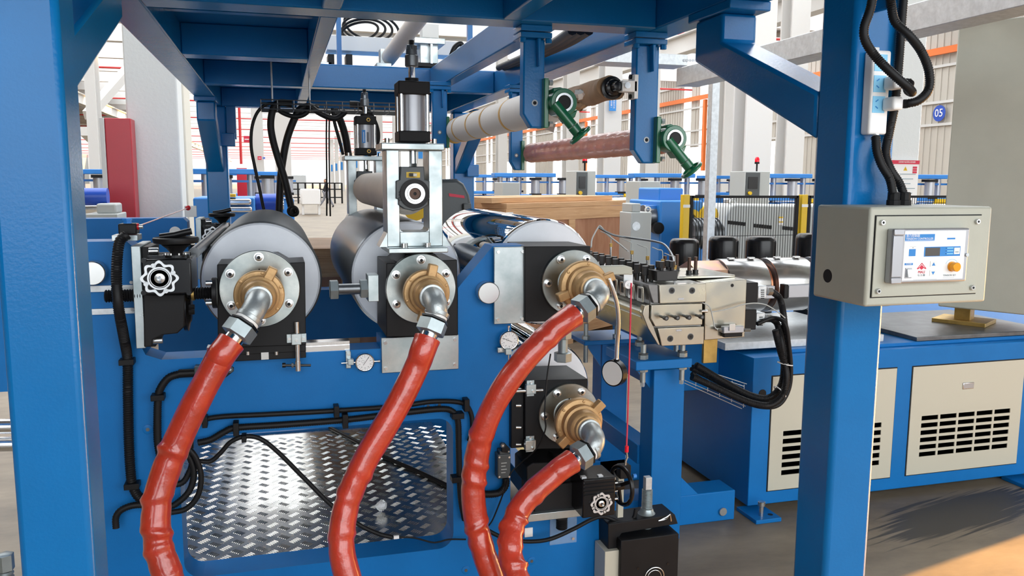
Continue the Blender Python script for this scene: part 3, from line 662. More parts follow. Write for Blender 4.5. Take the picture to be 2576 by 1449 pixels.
def cylinder(lb, label_plate):
    Yc = 2.98; z = lambda y: P(1037, y, Yc).z
    t = thing('air_cylinder', (XC, Yc, z(361)), lb, 'air cylinder')
    h = L(1037, 300, Yc, 78)/2
    for k, (ya, yb) in enumerate(((241, 208), (359, 331))): 
        MB().box(XC-h, XC+h, Yc-h, Yc+h, z(ya), z(yb)).build('end_block', 'black_matt', t, bev=.004)
    MB().cyl((XC, Yc, z(332)), (XC, Yc, z(240)), h*.82, seg=40).build('barrel', 'aluminium', t)
    for sx in (-1, 1):
        for sy in (-1, 1): MB().cyl((XC+sx*h*.82, Yc+sy*h*.82, z(332)), (XC+sx*h*.82, Yc+sy*h*.82, z(240)), .0085, seg=12).build('tie_rod', 'chrome_soft', t)
    MB().cyl((XC, Yc, z(208)), (XC, Yc, z(197)), .024, seg=24).build('collar', 'black_matt', t)
    MB().cyl((XC, Yc, z(198)), (XC, Yc, z(165)), .0125, seg=20).build('rod', 'chrome', t)
    MB().lathe((XC, Yc, z(169)), ZZ, [(0, .02), (.004, .024), (.04, .024), (.042, .021), (.068, .019), (.07, .015)], 20).build('coupling', 'steel_dark', t)
    MB().hexa((XC, Yc, z(126)), (XC, Yc, z(114)), .021).build('lock_nut', 'steel_dark', t)
    MB().lathe((XC, Yc, z(116)), ZZ, [(.002*k, .0105 if k % 2 else .0095) for k in range(11)], 16).build('thread_end', 'black', t)
    # rod below the bracket top
    MB().cyl((XC, Yc, z(379)), (XC, Yc, z(372)), .027, seg=24).build('lower_collar', 'black_matt', t)
    MB().cyl((XC, Yc, z(418)), (XC, Yc, z(379)), .0125, seg=20).build('lower_rod', 'chrome', t)
    MB().hexa((XC, Yc, z(421)), (XC, Yc, z(411)), .015).build('lower_nut', 'chrome_soft', t)
    if label_plate:
        MB().box(XC-.022, XC-.004, Yc-h*.84, Yc-h*.8, z(312), z(262)).build('blue_label', 'print_blue', t)
        for dx, m_ in ((-.013, 'pure_white'), (.006, 'black'), (.012, 'black')): MB().box(XC+dx-.0015, XC+dx+.0015, Yc-h*.846, Yc-h*.838, z(308), z(270)).build('print_line', m_, t)
        for y in (223, 344):
            c = V((XC+.012, Yc-h, z(y))); MB().hexa(c, c-YY*.01, .012).build('port_fitting', 'brass', t)
            MB().cyl(c-YY*.01, c-YY*.014, .006, seg=12).build('port', 'black', t)
    return t
cy1 = cylinder('grey air cylinder with black end blocks on nearer bracket', False)
DB = 1.66
br2 = dup(br1, (0, DB, 0), label='zinc plated fork bracket holding the far end of the beige roll')
_t = cylinder('grey air cylinder with blue label on the far bracket', True)
_t.location = V(_t.location)+V((0, DB, 0))
# take-up bearings and the beige press roll
ZB = P(1040, 487, YK).z; XB = P(1041, 487, YK).x
def takeup(lb):
    t = thing('takeup_bearing', (XB, YK, P(1040, 532, YK).z), lb, 'bearing')
    m = MB(); pts = [(1008, 419), (1067, 419), (1069, 452), (1081, 455), (1081, 500), (1077, 501), (1077, 515), (1062, 526), (1040, 531), (1018, 526), (1002, 515), (1002, 501), (996, 500), (996, 455), (1006, 452)]
    po = [P(x, y, YK-.012) for x, y in pts]
    wz0, wz1 = P(1040, 447, YK).z, P(1040, 433, YK).z
    m.prism(po, (0, .05, 0)).build('cast_body', 'forklift', t, bev=.004)
    MB().box(P(1021, 440, YK).x, P(1055, 440, YK).x, YK-.0135, YK-.0115, wz0, wz1).build('slot', 'yellow', t)
    c = P(1038, 440, YK-.02); MB().hexa(c-XX*.0-ZZ*.006, c+ZZ*.006, .016).build('nut', 'chrome_soft', t)
    c = V((XB, YK-.012, ZB))
    MB().ring(c, -YY, .036, .052, .012, 40).build('seal_ring', 'black', t); MB().ring(c-YY*.008, -YY, .028, .036, .008, 40).build('inner_race', 'steel', t); MB().ring(c-YY*.008, -YY, .021, .027, .012, 32).build('set_collar', 'steel', t)
    MB().ring(c-YY*.006, -YY, .006, .019, .008, 32).build('shaft_end', 'bolt_brown', t); MB().cyl(c-YY*.006, c-YY*.009, .0062, seg=16).build('centre_hole', 'black', t)
    for k, s in ((-1, 'FYZ'), (1, 'T208')):
        text(s, .018, 'cast_letters', 'black', t, V((XB+k*.049*-1, YK-.0125, ZB-.01)), ZZ*(1 if k > 0 else 1), -XX, .0012)
    return t
tb = takeup('cast iron take up bearing in the nearer fork bracket'); dup(tb, (0, DB, 0), label='cast iron take up bearing in the far fork bracket')
pr = thing('press_roll', (XB, 3.8, ZB-.083), 'beige rubber press roll held between the fork brackets', 'roll')
MB().lathe((XB, YK+.16, ZB), YY, [(0, .07), (.012, .083), (1.37, .083), (1.385, .07)], 56).build('rubber_shell', 'beige_roll', pr)
MB().cyl((XB, YK+.042, ZB), (XB, YK+.16, ZB), .024, seg=20).build('journal', 'steel', pr); MB().cyl((XB, YK+1.545, ZB), (XB, YK+DB-.014, ZB), .024, seg=20).build('journal', 'steel', pr)
# ================================================================== worm gearbox with handwheel, left
def silver_flange(c, R, par, n=8, d=-YY):
    m = MB(); N = 96; vs = []; a_, b_ = XX, ZZ
    def rad(an): return R*(1+.1*math.cos(n*an))
    for t in (0, .006):
        for rr in (0, 1):
            for k in range(N):
                an = 2*math.pi*k/N; r = rad(an)-(0 if rr else .009); vs.append(c+d*t+(a_*math.cos(an)+b_*math.sin(an))*r)
    fs = []
    for k in range(N):
        k2 = (k+1) % N; fs += [(k, k2, N+k2, N+k), (2*N+k, 3*N+k, 3*N+k2, 2*N+k2), (N+k, N+k2, 3*N+k2, 3*N+k), (k, 2*N+k, 2*N+k2, k2)]
    m.add(vs, fs).build('flange_rim', 'silver_ring', par)
    MB().ring(c, d, R*.6, R*.7, .006, 48).build('flange_ring', 'silver_ring', par); MB().ring(c, d, R*.52, R*.56, .004, 48).build('flange_ring', 'silver_ring', par)
    for k in range(n):
        an = 2*math.pi*(k+.5)/n
        if k % 2 == 0: MB().ring(c+(a_*math.cos(an)+b_*math.sin(an))*R*.84, d, .004, .0075, .006, 16).build('bolt_eye', 'silver_ring', par)
    MB().lathe(c, d, [(0, R*.34), (.006, R*.3), (.008, R*.14), (.022, R*.13), (.022, .004), (.014, .004)], 24).build('worm_shaft', 'steel', par)
def gearbox1(lb):
    t = thing('worm_gearbox', (P(415, 870, 2.9).x, 2.95, P(415, 877, 2.9).z), lb, 'gearbox')
    x0, x1 = P(333, 700, 2.88).x, P(357, 700, 2.88).x
    MB().box(x0, x1, 2.88, 3.12, P(350, 877, 2.88).z, P(345, 619, 2.88).z).build('mount_plate', 'zinc', t, bev=.002)
    MB().box(x1, x1+.028, 2.9, 3.1, P(350, 874, 2.9).z, P(345, 622, 2.9).z).build('back_plate', 'black', t, bev=.002)
    Yg = 2.78
    b = MB(); bx(b, 357, 652, 482, 741, Yg, 2.98); b = b.build('gear_case', 'black_gloss', t, bev=.005)
    for (xx, yy) in ((362, 655), (476, 655), (362, 736), (476, 736)): c = P(xx, yy, Yg); MB().cyl(c+YY*.005, c-YY*.008, .008, seg=12).build('case_boss', 'black_gloss', b)
    for k in range(4): MB().box(x1+.03, P(470, 700, Yg).x, Yg+.03+.04*k, Yg+.045+.04*k, P(420, 652, Yg).z, P(420, 645, Yg).z).build('cooling_fin', 'black_gloss', b)
    MB().lathe(P(402, 700, Yg), -YY, [(0, .05), (.004, .05), (.004, .036), (.0, .034)], 40).build('bore', 'black', b)
    silver_flange(P(402, 700, Yg-.004), .052, b)
    MB().prism([P(x, y, 2.84) for x, y in ((360, 741), (464, 741), (464, 822), (446, 839), (408, 843), (384, 855), (382, 872), (362, 874))], (0, .18, 0)).build('screw_case', 'black_matt', t, bev=.004)
    MB().lathe(P(464, 770, 2.93), XX, [(0, .085), (.012, .085), (.016, .06), (.022, .05)], 36).build('side_cover', 'black_gloss', t)
    for yy in (722, 772, 785): c = P(483, yy, 2.86); MB().hexa(c-XX*.01, c+XX*.008, .009).build('case_bolt', 'black', t)
    for (xx, yy) in ((374, 632), (385, 857)): c = P(xx, yy, 2.87); MB().cyl(c, c+XX*.03, .0115, seg=18, ch=.001).build('cap_screw', 'steel', t)
    # handwheel
    c = P(443, 612, 2.82); R = L(443, 610, 2.82, 118)/2
    hw = MB().lathe(c, ZZ, [(0, R*.86), (-.002+.004, R*.96), (.012, R), (.018, R*.98), (.02, R*.92), (.016, R*.86), (.006, R*.8), (.0, R*.5), (-.006, R*.2), (-.006, 0)], 48).build('handwheel', 'black', t)
    MB().lathe(c-ZZ*.046, ZZ, [(0, .018), (.016, .019), (.03, .03), (.042, .045), (.046, .03)], 28).build('hub', 'black', hw)
    MB().tube([c+V((-.045, -.02, .022)), c+V((-.0, -.02, .028)), c+V((.03, -.02, .036)), c+V((.05, -.02, .04))], .011, 14).build('folding_handle', 'black_gloss', hw)
    MB().lathe(P(443, 646, 2.84), ZZ, [(0, .042), (.008, .042), (.01, .03)], 24).build('cover_flange', 'black_gloss', t)
    for k in range(4):
        a = math.radians(-150+40*k); q = P(443, 646, 2.84)+V((.035*math.cos(a), .035*math.sin(a), .008)); MB().cyl(q, q+ZZ*.006, .005, seg=10).build('cover_screw', 'steel', t)
    # lead screw
    a, b2 = P(264, 744, 2.9), P(545, 738, 2.9); zz = P(500, 738, 2.9).z; ln = b2.x-a.x; prof = []
    for k in range(int(ln/.004)): prof.append((k*.004, .0215 if k % 2 else .0175))
    MB().lathe((a.x, 2.9, zz), XX, prof, 20).build('lead_screw', 'black', t)
    MB().cyl((P(534, 738, 2.9).x, 2.9, zz), (P(547, 738, 2.9).x, 2.9, zz), .052, seg=36, ch=.002).build('screw_flange', 'black', t)
    for yy in (712, 762): c = P(518, yy, 2.87); MB().cyl(c, c+XX*.02, .009, seg=14).build('cap_screw', 'steel', t)
    MB().cyl((P(482, 738, 2.9).x, 2.9, zz), (P(489, 738, 2.9).x, 2.9, zz), .024, seg=24).build('bronze_bush', 'brass', t)
    return t
gb = gearbox1('black worm gearbox with handwheel beside the nearer side plate')
dup(gb, (0.02, 1.95, 0), label='black worm gearbox with small handwheel at the far side plate')
a = P(482, 642, 2.9); MB().cyl((a.x, 2.99, a.z), (a.x, 4.72, a.z), .019, seg=24).build('sync_shaft', 'steel_dark', label='grey steel shaft joining the two worm gearboxes', cat='shaft')
# ================================================================== lower worm gearbox, right
lg = thing('worm_gearbox', P(1420, 1310, 2.95), 'black worm gearbox with upright handwheel under the lower roll', 'gearbox')
bxo('gear_case', 'black_matt', lg, 1345, 1218, 1468, 1288, 2.88, 3.06)
MB().prism([P(x, y, 2.9) for x, y in ((1325, 1175), (1340, 1165), (1470, 1160), (1485, 1185), (1485, 1218), (1325, 1222))], (0, .17, 0)).build('top_case', 'black', lg, bev=.004)
MB().cyl(P(1415, 1162, 2.98), P(1415, 1130, 2.98), .05, .06, seg=32).build('screw_guard', 'black', lg)
bxo('mount_plate', 'zinc', lg, 1328, 1286, 1492, 1305, 2.86, 3.0, .002)
a, b = P(1413, 1304, 2.94), P(1413, 1330, 2.94)
MB().lathe(b, ZZ, [(k*.004, .0235 if k % 2 else .019) for k in range(12)], 20).build('lead_screw', 'black', lg)
Yw = 2.76
w = bxo('worm_case', 'black_gloss', lg, 1466, 1203, 1548, 1300, Yw, 2.9, .005)
for k in range(5): bxo('cooling_fin', 'black_gloss', w, 1470, 1207+9*k, 1546, 1210+9*k, Yw-.006, Yw, 0)
for (xx, yy) in ((1470, 1206), (1512, 1203), (1543, 1208)): bxo('foot_tab', 'galv', w, xx-6, yy-6, xx+6, yy, Yw+.01, Yw+.03, .001)
MB().lathe(P(1512, 1266, Yw), -YY, [(0, .042), (.003, .042), (.003, .03), (0, .03)], 40).build('bore', 'black', w)
silver_flange(P(1512, 1266, Yw-.003), .0405, w)
hc = P(1563, 1221, 2.8); R = .073
hw = MB().torus(hc, XX+YY*.2, R, .0085, 44, 10).build('handwheel', 'black_gloss', lg)
dn = (XX+YY*.2).normalized(); u_, v_ = perp(dn)
for k in range(3):
    a = math.radians(90+120*k); q = u_*math.cos(a)+v_*math.sin(a); MB().bar(hc-dn*.012, hc+q*R, .013, .008, up=dn).build('spoke', 'black_gloss', hw)
MB().cyl(hc-dn*.045, hc+dn*.006, .017, seg=20).build('hub', 'black_gloss', hw)
for k in range(3): q = P(1546, 1215+20*k, 2.79); MB().cyl(q, q+XX*.012, .0045, seg=10).build('cover_screw', 'steel', w)
# ================================================================== jack stand, lower right
js = thing('jack_stand', P(1630, 1460, 2.95), 'black steel jack stand with zinc screw beside lower gearbox', 'jack')
MB().prism([P(x, y, 2.9) for x, y in ((1530, 1319), (1698, 1294), (1706, 1318), (1564, 1342), (1552, 1360), (1552, 1385), (1530, 1390))], (0, .12, 0)).build('angle_bracket', 'black', js, bev=.003)
a = P(1640, 1350, 2.86)
bxo('base_block', 'black', js, 1561, 1352, 1706, 1478, 2.86, 3.06, .003)
bxo('pale_plate', 'panel_beige', js, 1521, 1386, 1560, 1500, 2.88, 2.99, .002)
c = P(1646, 1452, 2.858); MB().torus(c, YY, .042, .003, 40, 8).build('engraved_ring', 'steel', js); MB().torus(c, YY, .03, .002, 40, 8).build('engraved_ring', 'steel', js)
for x in (1605, 1680): c = P(x, 1430-(x-1605)*.15, 2.859); MB().cyl(c, c-YY*.001, .006, seg=12).build('tapped_hole', 'black_gloss', js)
xs = P(1628, 1250, 2.95).x; zf = lambda y: P(1628, y, 2.95).z
MB().box(xs-.014, xs+.014, 2.936, 2.964, zf(1230), zf(1199)).build('square_end', 'galv', js, bev=.002)
MB().lathe((xs, 2.95, zf(1372)), ZZ, [(k*.0035, .0225 if k % 2 else .019) for k in range(int((zf(1227)-zf(1372))/.0035))], 24).build('jack_screw', 'nut', js)
MB().lathe((xs, 2.95, zf(1307)), ZZ, [(0, .032), (.008, .039), (.026, .039), (.033, .031), (.05, .025)], 32).build('collar', 'nut', js)
MB().lathe((xs, 2.95, zf(1372)), ZZ, [(0, .035), (.014, .035), (.016, .031), (.03, .031), (.034, .025)], 32).build('lower_collar', 'nut', js)
for d in (-1, 1):
    q = V((xs+.03, 2.9, zf(1300))); MB().tube([q, q+V((.03, -.01, .012+.004*d)), q+V((.045, -.012, .028)), q+V((.05, -.012, .002*d))], .003, 8).build('spring_pin', 'chrome_soft', js)
# ================================================================== adjusting bolts
t = thing('adjusting_bolt', P(880, 750, 2.98), 'horizontal zinc adjusting bolt pushing the second bearing housing', 'bolt')
zc = P(880, 727, 2.98).z
MB().hexa((P(829, 727, 2.98).x, 2.98, zc), (P(851, 727, 2.98).x, 2.98, zc), .037).build('bolt_head', 'nut', t)
MB().cyl((P(850, 727, 2.98).x, 2.98, zc), (P(930, 727, 2.98).x, 2.98, zc), .02, seg=24).build('shank', 'steel_dark', t)
MB().hexa((P(905, 727, 2.98).x, 2.98, zc), (P(925, 727, 2.98).x, 2.98, zc), .036).build('lock_nut', 'nut', t)
bxo('stop_block', 'zinc', t, 926, 692, 953, 759, 2.95, 3.03, .002)
t = thing('adjusting_bolt', P(1415, 910, 3.0), 'upright zinc adjusting bolt between the two chrome roll housings', 'bolt')
q = P(1416, 880, 3.05); z = lambda y: P(1416, y, 3.05).z
MB().hexa((q.x, q.y, z(909)), (q.x, q.y, z(886)), .036).build('bolt_head', 'nut', t); MB().cyl((q.x, q.y, z(888)), (q.x, q.y, z(812)), .02, seg=24).build('shank', 'nut', t); MB().hexa((q.x, q.y, z(852)), (q.x, q.y, z(832)), .034).build('lock_nut', 'nut', t)
# rod clamps
def rodclamp(lb, x, y0, y1, yc, Y, bolt=None):
    t = thing('rod_clamp', P(x, y1, Y), lb, 'clamp')
    a = P(x, y0, Y); b = P(x, y1, Y)
    MB().cyl((a.x, Y-.012, b.z), (a.x, Y-.012, a.z), .0085, seg=18).build('rod', 'steel', t)
    o = bxo('clamp_plate', 'zinc', t, x-25, yc-12, x+25, yc+10, Y-.004, Y, .001); bxo('clamp_saddle', 'zinc', t, x-13, yc-12, x+12, yc+16, Y-.024, Y-.003, .002)
    for dx in (-18, 18): c = P(x+dx, yc, Y-.004); MB().cyl(c, c-YY*.006, .006, seg=12).build('screw', 'steel', o)
    c = P(x, yc+4, Y-.024); MB().cyl(c, c-YY*.005, .005, seg=12).build('screw', 'steel', o)
    if bolt:
        c0, c1 = P(bolt[0], bolt[2], Y-.012), P(bolt[1], bolt[2], Y-.012); MB().cyl(c0, c1, .0045, seg=10).build('stop_screw', 'bolt_black', t); MB().cyl(c0, c0+XX*.012, .0085, seg=14).build('screw_head', 'bolt_black', t); c2 = P(733, bolt[2], Y-.012); MB().hexa(c2, c2+XX*.008, .009).build('lock_nut', 'steel', t)
        MB().cyl((a.x, Y-.012, b.z), (a.x, Y-.012, b.z+.035), .0105, seg=18).build('rod_sleeve', 'steel', t)
    return t
rodclamp('zinc rod in a clamp under the stepped housing', 746, 808, 931, 852, YB-.002, (710, 782, 919))
t = thing('rod_clamp', P(1330, 1000, YB), 'zinc horizontal rod in a clamp on the lower housing', 'clamp')
MB().cyl(P(1292, 984, YB-.014), P(1365, 981, YB-.014), .0075, seg=16).build('rod', 'steel', t)
bxo('clamp_plate', 'zinc', t, 1325, 957, 1344, 997, YB-.004, YB-.001, .001); bxo('clamp_saddle', 'zinc', t, 1324, 968, 1349, 992, YB-.026, YB-.004, .002)
for (x, y) in ((1336, 962), (1341, 984)): c = P(x, y, YB-.004 if y < 970 else YB-.026); MB().cyl(c, c-YY*.006, .005, seg=12).build('screw', 'steel', t)
t = thing('rod_clamp', P(1335, 1137, YB), 'small zinc clamp block at the foot of the lower housing', 'clamp')
bxo('clamp_plate', 'zinc', t, 1323, 1097, 1344, 1137, YB-.004, YB-.001, .001); bxo('clamp_saddle', 'zinc', t, 1322, 1108, 1348, 1133, YB-.026, YB-.004, .002)
for (x, y) in ((1333, 1101), (1340, 1127)): c = P(x, y, YB-.004 if y < 1105 else YB-.026); MB().cyl(c, c-YY*.008, .005, seg=12).build('screw', 'steel', t)
# ================================================================== dial gauges
def gauge(cx, cy, Y, lb, ang, horiz):
    t = thing('dial_gauge', P(cx, cy+24, Y), lb, 'dial gauge')
    c = P(cx, cy, Y-.03); R = L(cx, cy, Y, 47)/2
    MB().lathe(c+YY*.02, -YY, [(0, R*.95), (.014, R), (.019, R), (.021, R*.93), (.02, R*.88)], 40).build('case', 'chrome_soft', t)
    f = MB().lathe(c, -YY, [(0, R*.88), (.001, R*.88)], 40).build('dial_face', 'pure_white', t)
    for k in range(20):
        a = 2*math.pi*k/20; d = V((math.cos(a), 0, math.sin(a))); n = V((-d.z, 0, d.x)); MB().obox(c-YY*.0013+d*R*.78, d*R*.07, n*.0004, YY*.0002).build('tick', 'black', f)
    for k in range(10):
        a = math.radians(90-36*k); text(str(k*10), .005, 'numeral', 'black', f, c-YY*.0013+V((math.cos(a), 0, math.sin(a)))*R*.6, XX, ZZ, .0002)
    d = V((math.cos(ang), 0, math.sin(ang))); n = V((-d.z, 0, d.x)); MB().obox(c-YY*.003+d*R*.22, d*R*.55, n*.0006, YY*.0003).build('needle', 'black', f)
    MB().torus(c-YY*.0012+V((-.007, 0, .004)), YY, .005, .0003, 20, 4).build('small_dial', 'black', f)
    if horiz:
        MB().cyl(c+YY*.01-XX*(R+.05), c+YY*.01-XX*R, .003, seg=10).build('stem', 'steel', t); MB().cyl(c+YY*.01+XX*R, c+YY*.01+XX*(R+.02), .003, seg=10).build('stem_cap', 'steel', t); MB().cyl(c+YY*.01+XX*(R+.014), c+YY*.01+XX*(R+.022), .005, seg=12).build('stem_knob', 'steel', t)
        bxo('gauge_bracket', 'zinc', t, 870, 884, 883, 927, Y-.02, Y-.002, .002); bxo('clamp_block', 'zinc', t, 875, 904, 890, 919, Y-.045, Y-.02, .002)
        q = P(877, 891, Y-.02); MB().cyl(q, q-YY*.005, .005, seg=12).build('screw', 'steel', t)
    else:
        MB().cyl(c+YY*.01-ZZ*(R+.045), c+YY*.01-ZZ*R, .003, seg=10).build('stem', 'steel', t); MB().cyl(c+YY*.01+ZZ*R, c+YY*.01+ZZ*(R+.018), .003, seg=10).build('stem_cap', 'steel', t); MB().cyl(c+YY*.01+ZZ*(R+.012), c+YY*.01+ZZ*(R+.019), .005, seg=12).build('stem_knob', 'steel', t)
        bxo('gauge_bracket', 'zinc', t, 1252, 874, 1285, 887, Y-.02, Y-.002, .002); bxo('clamp_block', 'zinc', t, 1272, 878, 1287, 893, Y-.045, Y-.02, .002)
        q = P(1259, 880, Y-.02); MB().cyl(q, q-YY*.005, .005, seg=12).build('screw', 'steel', t)
    return t
gauge(918, 912, YP, 'white dial gauge left of the zinc plate under the second housing', math.radians(55), True)
gauge(1281, 857, YP-.01, 'white dial gauge beside the long red hose under chrome housing', math.radians(155), False)
# ================================================================== limit switches
t = thing('limit_switch', P(1268, 1204, YP), 'grey roller lever limit switch on the narrow blue upright', 'limit switch')
bxo('switch_body', 'forklift', t, 1252, 1143, 1285, 1204, YP-.05, YP-.002, .004); bxo('switch_head', 'forklift', t, 1257, 1134, 1282, 1145, YP-.045, YP-.002, .003)
MB().prism([P(x, y, YP-.055) for x, y in ((1262, 1118), (1270, 1115), (1284, 1130), (1280, 1140), (1262, 1138))], (0, .012, 0)).build('lever', 'black', t, bev=.002)
for (x, y, r) in ((1265, 1121, .009), (1280, 1136, .005)): c = P(x, y, YP-.06); MB().cyl(c, c+YY*.016, r, seg=18).build('roller', 'forklift', t); MB().cyl(c-YY*.001, c, r*.45, seg=12).build('pin', 'steel', t)
for (x, y) in ((1256, 1150), (1281, 1199), (1256, 1199), (1281, 1150)): c = P(x, y, YP-.05); MB().cyl(c, c-YY*.003, .004, seg=10).build('screw', 'steel', t)
for k in range(4): bxo('print_line', 'cabinet_bg', t, 1261, 1164+8*k, 1275-3*(k % 2), 1166+8*k, YP-.051, YP-.0495, 0)
t = thing('limit_switch', P(575, 947, YP), 'grey roller lever limit switch behind the hose under stepped housing', 'limit switch')
bxo('switch_body', 'forklift', t, 488, 922, 556, 950, YP-.05, YP-.002, .004)
MB().prism([P(x, y, YP-.055) for x, y in ((550, 938), (572, 921), (588, 925), (588, 934), (568, 950), (555, 952))], (0, .012, 0)).build('lever', 'black', t, bev=.002)
for (x, y, r) in ((579, 930, .011), (564, 947, .006)): c = P(x, y, YP-.06); MB().cyl(c, c+YY*.016, r, seg=18).build('roller', 'forklift', t); MB().cyl(c-YY*.001, c, r*.4, seg=12).build('pin', 'steel', t)
MB().cyl(P(490, 938, YP-.028), P(450, 940, YP-.028), .015, seg=16).build('cable_gland', 'black', t)
# ================================================================== rope switch, left
t = thing('rope_switch', P(320, 605, 2.95), 'black rope pull switch with blue button on the frame corner', 'switch')
bxo('mount_angle', 'zinc', t, 281, 592, 346, 606, 2.93, 3.02, .001); bxo('switch_body', 'black', t, 297, 563, 343, 590, 2.93, 3.0, .004)
c = P(321, 562, 2.96); MB().lathe(c, ZZ, [(0, .014), (.01, .012), (.01, .017), (.017, .017)], 6).build('blue_button', 'blue_bg', t)
c = P(343, 570, 2.95); MB().cyl(c, c+XX*.02, .007, seg=12).build('rope_eye', 'steel', t); MB().cyl(c+XX*.0, c+XX*.008, .011, seg=14).build('red_boot', 'red', t)
a = P(350, 568, 2.95); b = P(473, 523, 4.75)
t2 = thing('pull_rope', a, 'thin red pull rope from the rope switch to white lug', 'rope')
MB().tube([a, a.lerp(b, .5), b], .0028, 8).build('rope', 'hose_red', t2); MB().ball(b, .014).build('rope_ferrule', 'red', t2)
bxo('rope_lug', 'cream_white', t2, 464, 518, 494, 546, 4.75, 4.77, .001)
c = P(441, 583, 4.7); MB().cyl(c, c-YY*.015, .028, seg=28).build('pad_bolt', 'cream_white', st)
# ================================================================== black conduits on the side plate
def cable(pts, r, lb, Y=YP-.02, cor=True, name='cable_conduit', m='rubber', cat='conduit', pitch=.008):
    q = [P(p[0], p[1], p[2] if len(p) > 2 else Y) for p in pts]
    mb = MB(); mb.conduit(q, r, pitch, 10) if cor else mb.tube(crom(q, 8), r, 8)
    return mb.build(name, m, label=lb, cat=cat, ang=60)
def clip(x, y, o, rot=False, w=13, h=30):
    if rot: w, h = h, w
    c = P(x, y, YP-.025); sx = L(x, y, YP, w); sz = L(x, y, YP, h)
    return MB().cbox(c, sx, .045, sz).build('cable_clip', 'black', o, bev=.002)
c1 = cable([(320, 590, 2.9), (300, 612, 2.89), (293, 690, 2.86), (298, 770, 2.84), (312, 850, 2.92), (321, 905, YP-.025), (322, 990), (324, 1100), (328, 1180), (334, 1222), (352, 1252), (385, 1262)], .0165, 'thick black conduit hanging down the left frame edge')
for p in ((320, 909), (333, 1220)): clip(*p, c1, True, 16, 38)
c2 = cable([(455, 940), (425, 950), (405, 975), (398, 1000), (396, 1060), (398, 1120), (412, 1170), (440, 1195)], .0135, 'black conduit bending from the limit switch behind first hose'); clip(398, 998, c2, True, 16, 34)
c3 = cable([(480, 1128), (481, 1105), (490, 1075), (513, 1057), (560, 1048), (680, 1042), (845, 1033), (1000, 1022), (1090, 1010), (1160, 1013), (1183, 1035), (1188, 1075), (1180, 1110)], .0095, 'thin black conduit above the tread plate opening', pitch=.006)
for p in ((516, 1059), (846, 1033)): clip(*p, c3)
clip(1172, 1017, c3)
c4 = cable([(498, 1114), (530, 1106), (562, 1088), (594, 1076), (700, 1069), (868, 1056), (1000, 1040), (1105, 1029), (1138, 1035), (1152, 1060), (1154, 1130), (1156, 1200), (1160, 1260), (1170, 1310)], .012, 'thicker black conduit along the tread plate opening edge')
for p in ((594, 1077), (868, 1057)): clip(*p, c4, False, 14, 36)
clip(1150, 1044, c4, True, 14, 30); clip(1152, 1203, c4, True, 14, 34)
cable([(455, 1128), (478, 1152), (488, 1190), (478, 1232), (450, 1262), (420, 1275), (350, 1270), (310, 1280), (292, 1300), (292, 1330)], .0115, 'black conduit loop curling behind first hose toward the left post', YP-.045)
cable([(462, 1118), (492, 1150), (506, 1200), (497, 1248), (468, 1280), (425, 1290)], .01, 'outer black conduit loop beside the tread plate opening', YP-.06, pitch=.006)
cable([(425, 1216), (452, 1217), (470, 1200), (484, 1160), (470, 1125)], .011, 'inner black conduit loop beside the tread plate opening', YP-.03)
c5 = cable([(500, 1160), (530, 1160), (556, 1138), (580, 1112), (615, 1098), (655, 1104), (700, 1138), (770, 1208), (835, 1272), (900, 1318), (950, 1342), (988, 1352)], .0085, 'black flexible cable sagging across the tread plate opening', YP-.03, pitch=.006); clip(614, 1101, c5, False, 12, 18)
cable([(985, 1351), (1040, 1353), (1085, 1364), (1105, 1363), (1130, 1357), (1172, 1357)], .0035, 'thin black wire ending the sagging cable', YP-.03, False, 'wire', cat='wire')
t = MB(); c = P(997, 1351, YP-.034); t.cbox(c, .02, .008, .012).build('wire_joint', 'pure_white', label='white connector joining the sagging cable and thin wire', cat='connector')
tz = zB-.001
mb = MB().tube(crom([PZ(830, 1076, tz), PZ(900, 1112, tz), PZ(960, 1146, tz), PZ(1050, 1186, tz), PZ(1126, 1222, tz)], 8), .011, 8); mb.build('power_cable', 'rubber', label='black power cable lying on the tread plate', cat='cable')
cable([(1273, 1203), (1271, 1222), (1258, 1238), (1235, 1243), (1205, 1242)], .0145, 'short black conduit bending from the upright limit switch', YP-.025)
cable([(1385, 890, 2.9), (1376, 950, 2.9), (1370, 1040, 2.88), (1372, 1080, 2.88), (1350, 1128, 2.9), (1310, 1165, 2.95), (1285, 1190, 2.95), (1272, 1225, 2.96), (1255, 1270, 2.97), (1238, 1310, 2.97), (1222, 1330, 2.97)], .003, 'thin black wire hanging over the lower bearing housing', cor=False, name='wire', cat='wire')
cable([(1222, 1332), (1265, 1352), (1320, 1362), (1380, 1357), (1440, 1332), (1490, 1306), (1520, 1300), (1560, 1312), (1592, 1305), (1600, 1280)], .0085, 'black cable curving below the lower gearbox', 2.93, False, 'power_cable', cat='cable')
# crumpled paper on the tread plate
rnd = random.Random(3); m = MB(); c = PZ(962, 1284, tz); m.ball(c+ZZ*.02, .024, .018, .022, seg=12)
m.v = [tuple(V(v)+V((rnd.uniform(-1, 1), rnd.uniform(-1, 1), rnd.uniform(-.5, 1)))*.008) for v in m.v]
m.build('paper_scrap', 'pure_white', ang=5, label='crumpled white paper scrap on the tread plate', cat='paper')
